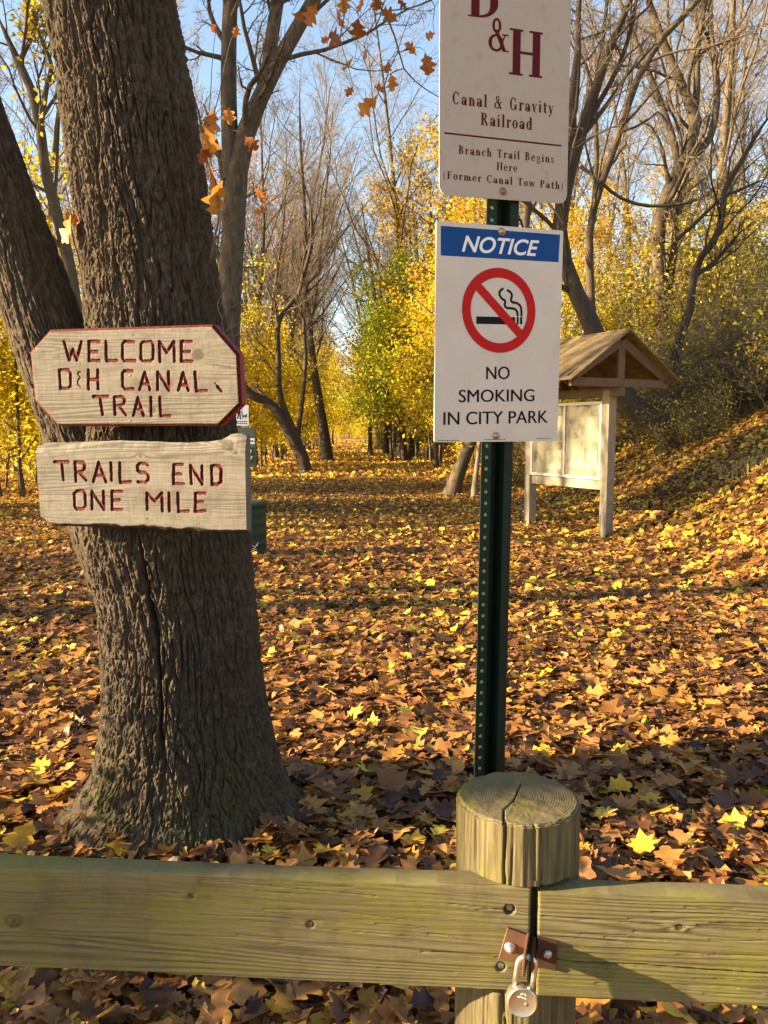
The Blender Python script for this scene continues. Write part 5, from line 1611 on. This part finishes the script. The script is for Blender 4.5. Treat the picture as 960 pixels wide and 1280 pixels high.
# green channel post
gp = Plane(P(621, 600, 1.772), SY)
gp.o = gp.o - gp.n * .001
cTop = (gp.hit(610, 265) + gp.hit(649, 268)) / 2; cBot = (gp.hit(595, 930) + gp.hit(632, 935)) / 2
wdp = gp.hit(634, 800)[0] - gp.hit(596, 800)[0]
sl_ = (cBot[0] - cTop[0]) / (cBot[1] - cTop[1])
zb, zt2 = -gp.o[2] - .3, vbot + .47 + (sp2.o[2] - gp.o[2])
gpo = empty('sign_post'); gpo.matrix_world = gp.matrix()
tag(gpo, 'dark green perforated steel channel post carrying two metal signs', 'post')
def up_strip(mb, u0, n0, u1_, n1, th=.0028):
    """a sheet strip of the profile, from (u0,n0) to (u1,n1), along the whole post"""
    d = nrm(np.array([u1_ - u0, n1 - n0])); nn = np.array([-d[1], d[0]]) * th / 2
    ring = [(u0 + nn[0], n0 + nn[1]), (u1_ + nn[0], n1 + nn[1]), (u1_ - nn[0], n1 - nn[1]), (u0 - nn[0], n0 - nn[1])]
    v = []
    for vv in (zb, zt2):
        off = cTop[0] + sl_ * (vv - cTop[1])
        v += [(off + r_[0], vv, r_[1]) for r_ in ring]
    mb.add(v, [(0, 1, 2, 3), (7, 6, 5, 4)] + [(i, 4 + i, 4 + (i + 1) % 4, (i + 1) % 4) for i in range(4)])
h_ = wdp / 2
f1, f2 = -h_ + wdp * .30, h_ - wdp * .26
mb = MB()
up_strip(mb, f1, -.0042, f1 + .004, -.034); up_strip(mb, f1 + .004, -.0355, f2 - .004, -.0355); up_strip(mb, f2 - .004, -.034, f2, -.0042); up_strip(mb, f2 - .0005, -.0042, h_, -.0042)
mb.build('channel', M['green_post'], gpo)
# perforated flange
pitch = .0254
nc = int((zt2 - zb) / pitch)
mb = MB()
k = 12
for i in range(nc):
    v0 = zb + i * pitch; v1_ = v0 + pitch; vc = (v0 + v1_) / 2
    uc = (-h_ + f1) / 2 + .001
    ang = np.linspace(0, 2 * pi, k, endpoint=False) + pi / k
    circ = [(uc + .0042 * cos(a), vc + .0042 * sin(a)) for a in ang]
    sq = []
    for a in ang:
        c_, s_ = cos(a), sin(a)
        hx = (f1 - uc) if c_ > 0 else (uc + h_); hy_ = pitch / 2
        t_ = min(hx / max(abs(c_), 1e-6), hy_ / max(abs(s_), 1e-6))
        sq.append((uc + t_ * c_, vc + t_ * s_))
    # corners
    corners = [(f1, v1_), (-h_, v1_), (-h_, v0), (f1, v0)]
    for zf in (-.0028, -.0056):
        off = lambda p: (cTop[0] + sl_ * (p[1] - cTop[1]) + p[0], p[1], zf)
        vv = [off(p) for p in circ] + [off(p) for p in sq] + [off(p) for p in corners]
        fs = []
        for j in range(k):
            j2 = (j + 1) % k
            fs.append((j, k + j, k + j2, j2))
        for ci in range(4):
            qa = pi / 4 + ci * pi / 2
            # the corner lies between two neighbouring rays
            p = corners[ci]; an = math.atan2(p[1] - vc, p[0] - uc) % (2 * pi)
            j = int(math.floor((an - pi / k) / (2 * pi / k))) % k
            fs.append((k + j, 2 * k + ci, k + (j + 1) % k))
        mb.add(vv, fs)
    # bore of the hole
    vv = []
    for zf in (-.0028, -.0056):
        vv += [(cTop[0] + sl_ * (p[1] - cTop[1]) + p[0], p[1], zf) for p in circ]
    mb.add(vv, [(j, (j + 1) % k, k + (j + 1) % k, k + j) for j in range(k)])
up_strip(mb, -h_ - .0001, -.0029, -h_ - .0001, -.0055, .0004)
mb.build('perforated_flange', M['green_post'], gpo)

# ------------------------------------------------------------------ information kiosk
N0 = ground_at(757, 673); F0 = ground_at(662, 657)
d2_ = (F0 - N0)[:2]; Lk = np.linalg.norm(d2_)
yawk = math.atan2(d2_[1], d2_[0])
print('kiosk', N0, F0, Lk)
kz = min(N0[2], F0[2])
ki = empty('information_kiosk', (N0[0], N0[1], kz), yawk)
tag(ki, 'wooden notice board kiosk with small gabled roof and glazed case beside the bank', 'kiosk')
pw = .14
for x in (0, Lk):
    MB().box((x, 0, .95), (pw, pw, 2.3)).build('post', M['kiosk_wood'], ki, bevel=.008)
MB().box((Lk / 2, 0, 2.06), (Lk + .5, .10, .12)).build('beam', M['kiosk_wood_shaded'], ki, bevel=.005)
MB().box((Lk / 2, .0, .755), (Lk - pw - .004, .07, .13)).build('bottom_rail', M['kiosk_wood'], ki, bevel=.005)
EW, EZ, RZ = .93, 2.12, 2.80
for gx_ in (-.20, Lk + .20):
    mb = MB()
    mb.box((gx_, 0, EZ + .06), (.05, EW * 2 - .12, .115))
    mb.box((gx_ + .002, 0, (EZ + RZ) / 2 + .04), (.045, .12, RZ - EZ - .16))
    for s_ in (-1, 1):
        mb.bar((gx_ - .003, s_ * (EW - .02), EZ + .085), (gx_ - .003, s_ * .02, RZ - .06), .044, .13, up=(0, -s_ * .6, 1))
    mb.build('truss', M['kiosk_wood_shaded'], ki, bevel=.004)
for s_ in (-1, 1):
    mb = MB()
    nC = 9
    for i in range(nC):
        t0_, t1_ = i / nC, (i + 1) / nC + .02
        ya, za = s_ * (EW + .06) * (1 - t0_), EZ + .05 + (RZ + .06 - EZ - .05) * t0_
        yb, zb_ = s_ * (EW + .06) * (1 - t1_), EZ + .05 + (RZ + .06 - EZ - .05) * t1_
        mb.bar((Lk / 2, ya, za + .028), (Lk / 2, yb, zb_ + .018), Lk + .74, .014, up=(0, 0, 1))
    mb.build('roof', M['roof'], ki)
mb = MB()
for s_ in (-1, 1):
    for k_ in range(5):
        x = -.05 + (Lk + .1) * k_ / 4
        mb.bar((x, s_ * (EW + .02), EZ + .075), (x, s_ * .02, RZ + .01), .045, .07, up=(0, -s_ * .6, 1))
mb.build('rafters', M['kiosk_wood_shaded'], ki)
# glazed case
x0, x1, z0, z1 = pw / 2 + .004, Lk - pw / 2 - .004, .83, 1.94
MB().box(((x0 + x1) / 2, -.02, (z0 + z1) / 2), (x1 - x0, .02, z1 - z0)).build('backing_board', M['paper_old'], ki)
mb = MB()
fw = .045
for x in (x0 + fw / 2, (x0 + x1) / 2, x1 - fw / 2):
    mb.box((x, .045, (z0 + z1) / 2), (fw, .05, z1 - z0))
for z in (z0 + fw / 2, z1 - fw / 2):
    for (xa, xb) in ((x0 + fw, (x0 + x1) / 2 - fw / 2), ((x0 + x1) / 2 + fw / 2, x1 - fw)):
        mb.box(((xa + xb) / 2, .045, z), (xb - xa, .047, fw))
mb.build('case_frame', M['galv'], ki, bevel=.002)
for (xa, xb) in ((x0 + fw, (x0 + x1) / 2 - fw / 2), ((x0 + x1) / 2 + fw / 2, x1 - fw)):
    MB().box(((xa + xb) / 2, .052, (z0 + z1) / 2), (xb - xa - .002, .006, z1 - z0 - 2 * fw - .002)).build('pane', M['plexi'], ki)
rk = np.random.default_rng(8)
for (x, z, w_, h_2, m_) in ((.30, 1.55, .28, .36, 'paper'), (.64, 1.58, .22, .28, 'paper_old'), (.34, 1.10, .22, .28, 'paper'), (.66, 1.16, .28, .36, 'paper'), (1.10, 1.55, .3, .4, 'paper'), (1.42, 1.5, .22, .28, 'paper_old'), (1.2, 1.08, .36, .28, 'paper'), (.16, 1.62, .09, .16, 'notice_dark'), (.17, 1.30, .1, .3, 'notice_dark'), (.52, 1.36, .12, .1, 'notice_dark'), (1.02, 1.3, .2, .12, 'notice_dark')):
    if x + w_ / 2 > x1: continue
    pp = MB().box((x, -.007, z), (w_, .002, h_2)).build('notice', M[m_], ki)

# ------------------------------------------------------------------ green can, dog-waste station
g0 = ground_at(309, 698)
can = empty('trash_can', g0)
tag(can, 'dark green round trash can standing behind the oak trunk', 'trash can')
prof = [(.225, 0), (.232, .02)]
for i in range(5):
    z = .06 + i * .12
    prof += [(.232, z), (.238, z + .012), (.238, z + .024), (.232, z + .036)]
prof += [(.236, .62), (.236, .63)]
MB().lathe(prof, (0, 0, 0), (0, 0, 1), 40).build('body', M['can_green'], can, smooth=True)
MB().lathe([(.25, .632), (.252, .665), (.243, .675), (.16, .69), (.02, .696)], (0, 0, 0), (0, 0, 1), 40).build('lid', M['can_green'], can, smooth=True)
mb = MB()
for pl in ([(.05, .14), (.10, .19), (.14, .17), (.18, .215)], [(.06, .16), (.12, .15), (.17, .19)], [(.09, .12), (.13, .14), (.16, .13)]):
    pts = [((.2395) * sin(a), -.2395 * cos(a), z) for a, z in [(x / .238, z) for x, z in pl]]
    mb.tube(pts, np.full(len(pts), .004), 5)
mb.build('scratch', M['white_ink'], can)

dsY = 10.6
dsp = Plane(P(304, 545, dsY), radians(2))
ds = empty('dog_waste_station')
ds.matrix_world = dsp.matrix()
tag(ds, 'dog waste station with white picture sign over a green bag box, behind the oak', 'dispenser')
hz = lambda pts: dsp.hits(pts)
bx0, by1 = hz([(293.5, 534)])[0]; bx1, by0 = hz([(319, 584)])[0]
gzb = -dsp.o[2] + gz(dsp.o[0], dsp.o[1])
mb = MB(); mb.box(((bx0 + bx1) / 2 - .03, (gzb + .3) / 2, -.16), (.05, .3 - gzb + .55, .05)); mb.build('pole', M['galv'], ds)
MB().prism(rounded([(bx0, by0), (bx1, by0), (bx1, by1 - .03), (bx1 - .03, by1), (bx0 + .02, by1)], .012, 3), -.13, 0).build('bag_box', M['box_green'], ds)
la, lb_ = hz([(306, 548)])[0], hz([(318.3, 555)])[0]
face_up(MB().add([(la[0], lb_[1], .003), (lb_[0], lb_[1], .003), (lb_[0], la[1], .003), (la[0], la[1], .003)], [(0, 1, 2, 3)]).build('label_plate', M['white_ink'], ds))
mb = MB()
for i in range(5):
    x = la[0] + .012 + i * .021
    mb.add([(x, lb_[1] + .022, .005), (x + .013, lb_[1] + .022, .005), (x + .013, la[1] - .02, .005), (x, la[1] - .02, .005)], [(0, 1, 2, 3)])
face_up(mb.build('lettering', M['black'], ds))
pa, pb = hz([(307, 559)])[0], hz([(317.5, 579)])[0]
face_up(MB().add([(pa[0], pb[1], .003), (pb[0], pb[1], .003), (pb[0], pa[1], .003), (pa[0], pa[1], .003)], [(0, 1, 2, 3)]).build('picture_plate', M['can_green'], ds))
mb = MB()
for (x, y, w_, h_2, an) in ((.02, .05, .05, .02, .5), (.05, .08, .06, .018, -.6), (.04, .12, .07, .02, .3), (.075, .05, .05, .016, 1.0), (.06, .15, .04, .02, -.2)):
    c_ = (pa[0] + x, pb[1] + y + .02)
    mb.add([(c_[0] + sx * w_ / 2 * cos(an) - sy * h_2 / 2 * sin(an), c_[1] + sx * w_ / 2 * sin(an) + sy * h_2 / 2 * cos(an), .005) for sx, sy in ((-1, -1), (1, -1), (1, 1), (-1, 1))], [(0, 1, 2, 3)])
face_up(mb.build('picture', M['paper'], ds))
sa, sb = hz([(292, 506)])[0], hz([(311, 532)])[0]
MB().prism(rounded([(sa[0], sb[1]), (sb[0], sb[1]), (sb[0], sa[1]), (sa[0], sa[1])], .01, 3), -.006, 0).build('sign_plate', M['white_ink'], ds)
mb = MB()
fx = lambda x, y: (sa[0] + (sb[0] - sa[0]) * x, sb[1] + (sa[1] - sb[1]) * y, .004)
def icon(pts): mb.add([fx(*p) for p in pts], [tuple(range(len(pts)))])
icon([(.22, .30), (.30, .30), (.36, .55), (.40, .30), (.48, .30), (.44, .62), (.44, .82), (.28, .82), (.26, .62)])
icon([(.30, .85), (.42, .85), (.42, .95), (.30, .95)])
icon([(.56, .42), (.84, .42), (.92, .56), (.86, .58), (.80, .50), (.58, .50)])
icon([(.58, .30), (.62, .30), (.62, .42), (.58, .42)]); icon([(.78, .30), (.82, .30), (.82, .42), (.78, .42)])
icon([(.44, .68), (.60, .50), (.62, .52), (.46, .72)])
for yy in (.18, .08):
    for i in range(6):
        icon([(.1 + i * .14, yy), (.2 + i * .14, yy), (.2 + i * .14, yy + .05), (.1 + i * .14, yy + .05)])
face_up(mb.build('pictogram', M['black'], ds))

# ------------------------------------------------------------------ grass tufts, dry stalks, fallen sticks
def tuft(name, px, py, n, h, spread, tint, label, seed, cat='grass', flop=.9):
    rng = np.random.default_rng(seed)
    g0_ = ground_at(px, py)
    V = []; Q = []; T_ = []
    for i in range(n):
        b = np.array([rng.normal(0, spread), rng.normal(0, spread), 0])
        b[2] = gz(g0_[0] + b[0], g0_[1] + b[1]) - g0_[2]
        az = rng.uniform(0, 2 * pi); L_ = h * rng.uniform(.5, 1.2); d = np.array([cos(az) * .3, sin(az) * .3, 1.0]); w_ = .006 + .004 * rng.random()
        s_ = np.array([-sin(az), cos(az), 0])
        p = b.copy(); k0 = len(V)
        for j in range(6):
            wj = w_ * (1 - j / 5.5)
            V += [p - s_ * wj, p + s_ * wj]; T_ += [tint + rng.normal(0, .02)] * 2
            p = p + nrm(d) * L_ / 5
            d = d + np.array([cos(az) * flop * .45, sin(az) * flop * .45, -.35 * flop])
        for j in range(5):
            Q.append((k0 + 2 * j, k0 + 2 * j + 1, k0 + 2 * j + 3, k0 + 2 * j + 2))
    o = link(name, mesh_from(name, np.array(V), [np.array(Q)], [M['grass']], attrs={'tint': np.clip(T_, 0, 1)}), None, g0_)
    return tag(o, label, cat)
tuft('grass_tuft', 938, 590, 120, .55, .18, .92, 'tuft of long pale dry grass arching over the sunlit edge of the bank', 1)
tuft('grass_tuft', 900, 604, 30, .34, .14, .98, 'thin pale stalks bending left from the dry grass on the bank', 2, flop=1.3)
tuft('grass_tuft', 826, 696, 130, .12, .13, .25, 'small green grass tuft in the leaves below the kiosk post', 3)
tuft('grass_tuft', 965, 575, 60, .4, .2, .75, 'dry grass clump at the edge of the bank, right of the pale tuft', 4)
def stick(pts, r, label):
    mb = MB()
    q_ = [ground_at(x, y) + np.array([0, 0, z]) for x, y, z in pts]
    o = q_[0].copy()
    q_ = resample([(*(a - o), 0) for a in q_], 10)[:, :3]
    mb.tube(q_, np.linspace(r, r * .6, 10), 6)
    tag(mb.build('fallen_stick', M['brown_bark'], None, smooth=True, loc=o), label, 'stick')
stick([(438, 908, .04), (452, 935, .06), (468, 962, .05)], .005, 'thin broken stick poking out of the leaves between the oak and the signpost')
stick([(470, 742, .05), (490, 746, .05), (518, 750, .06)], .014, 'short dark stick lying in the leaves midway up the trail')
stick([(300, 1240, .05), (360, 1252, .06), (410, 1245, .05)], .006, 'thin stick in the shaded leaves under the fence rail')
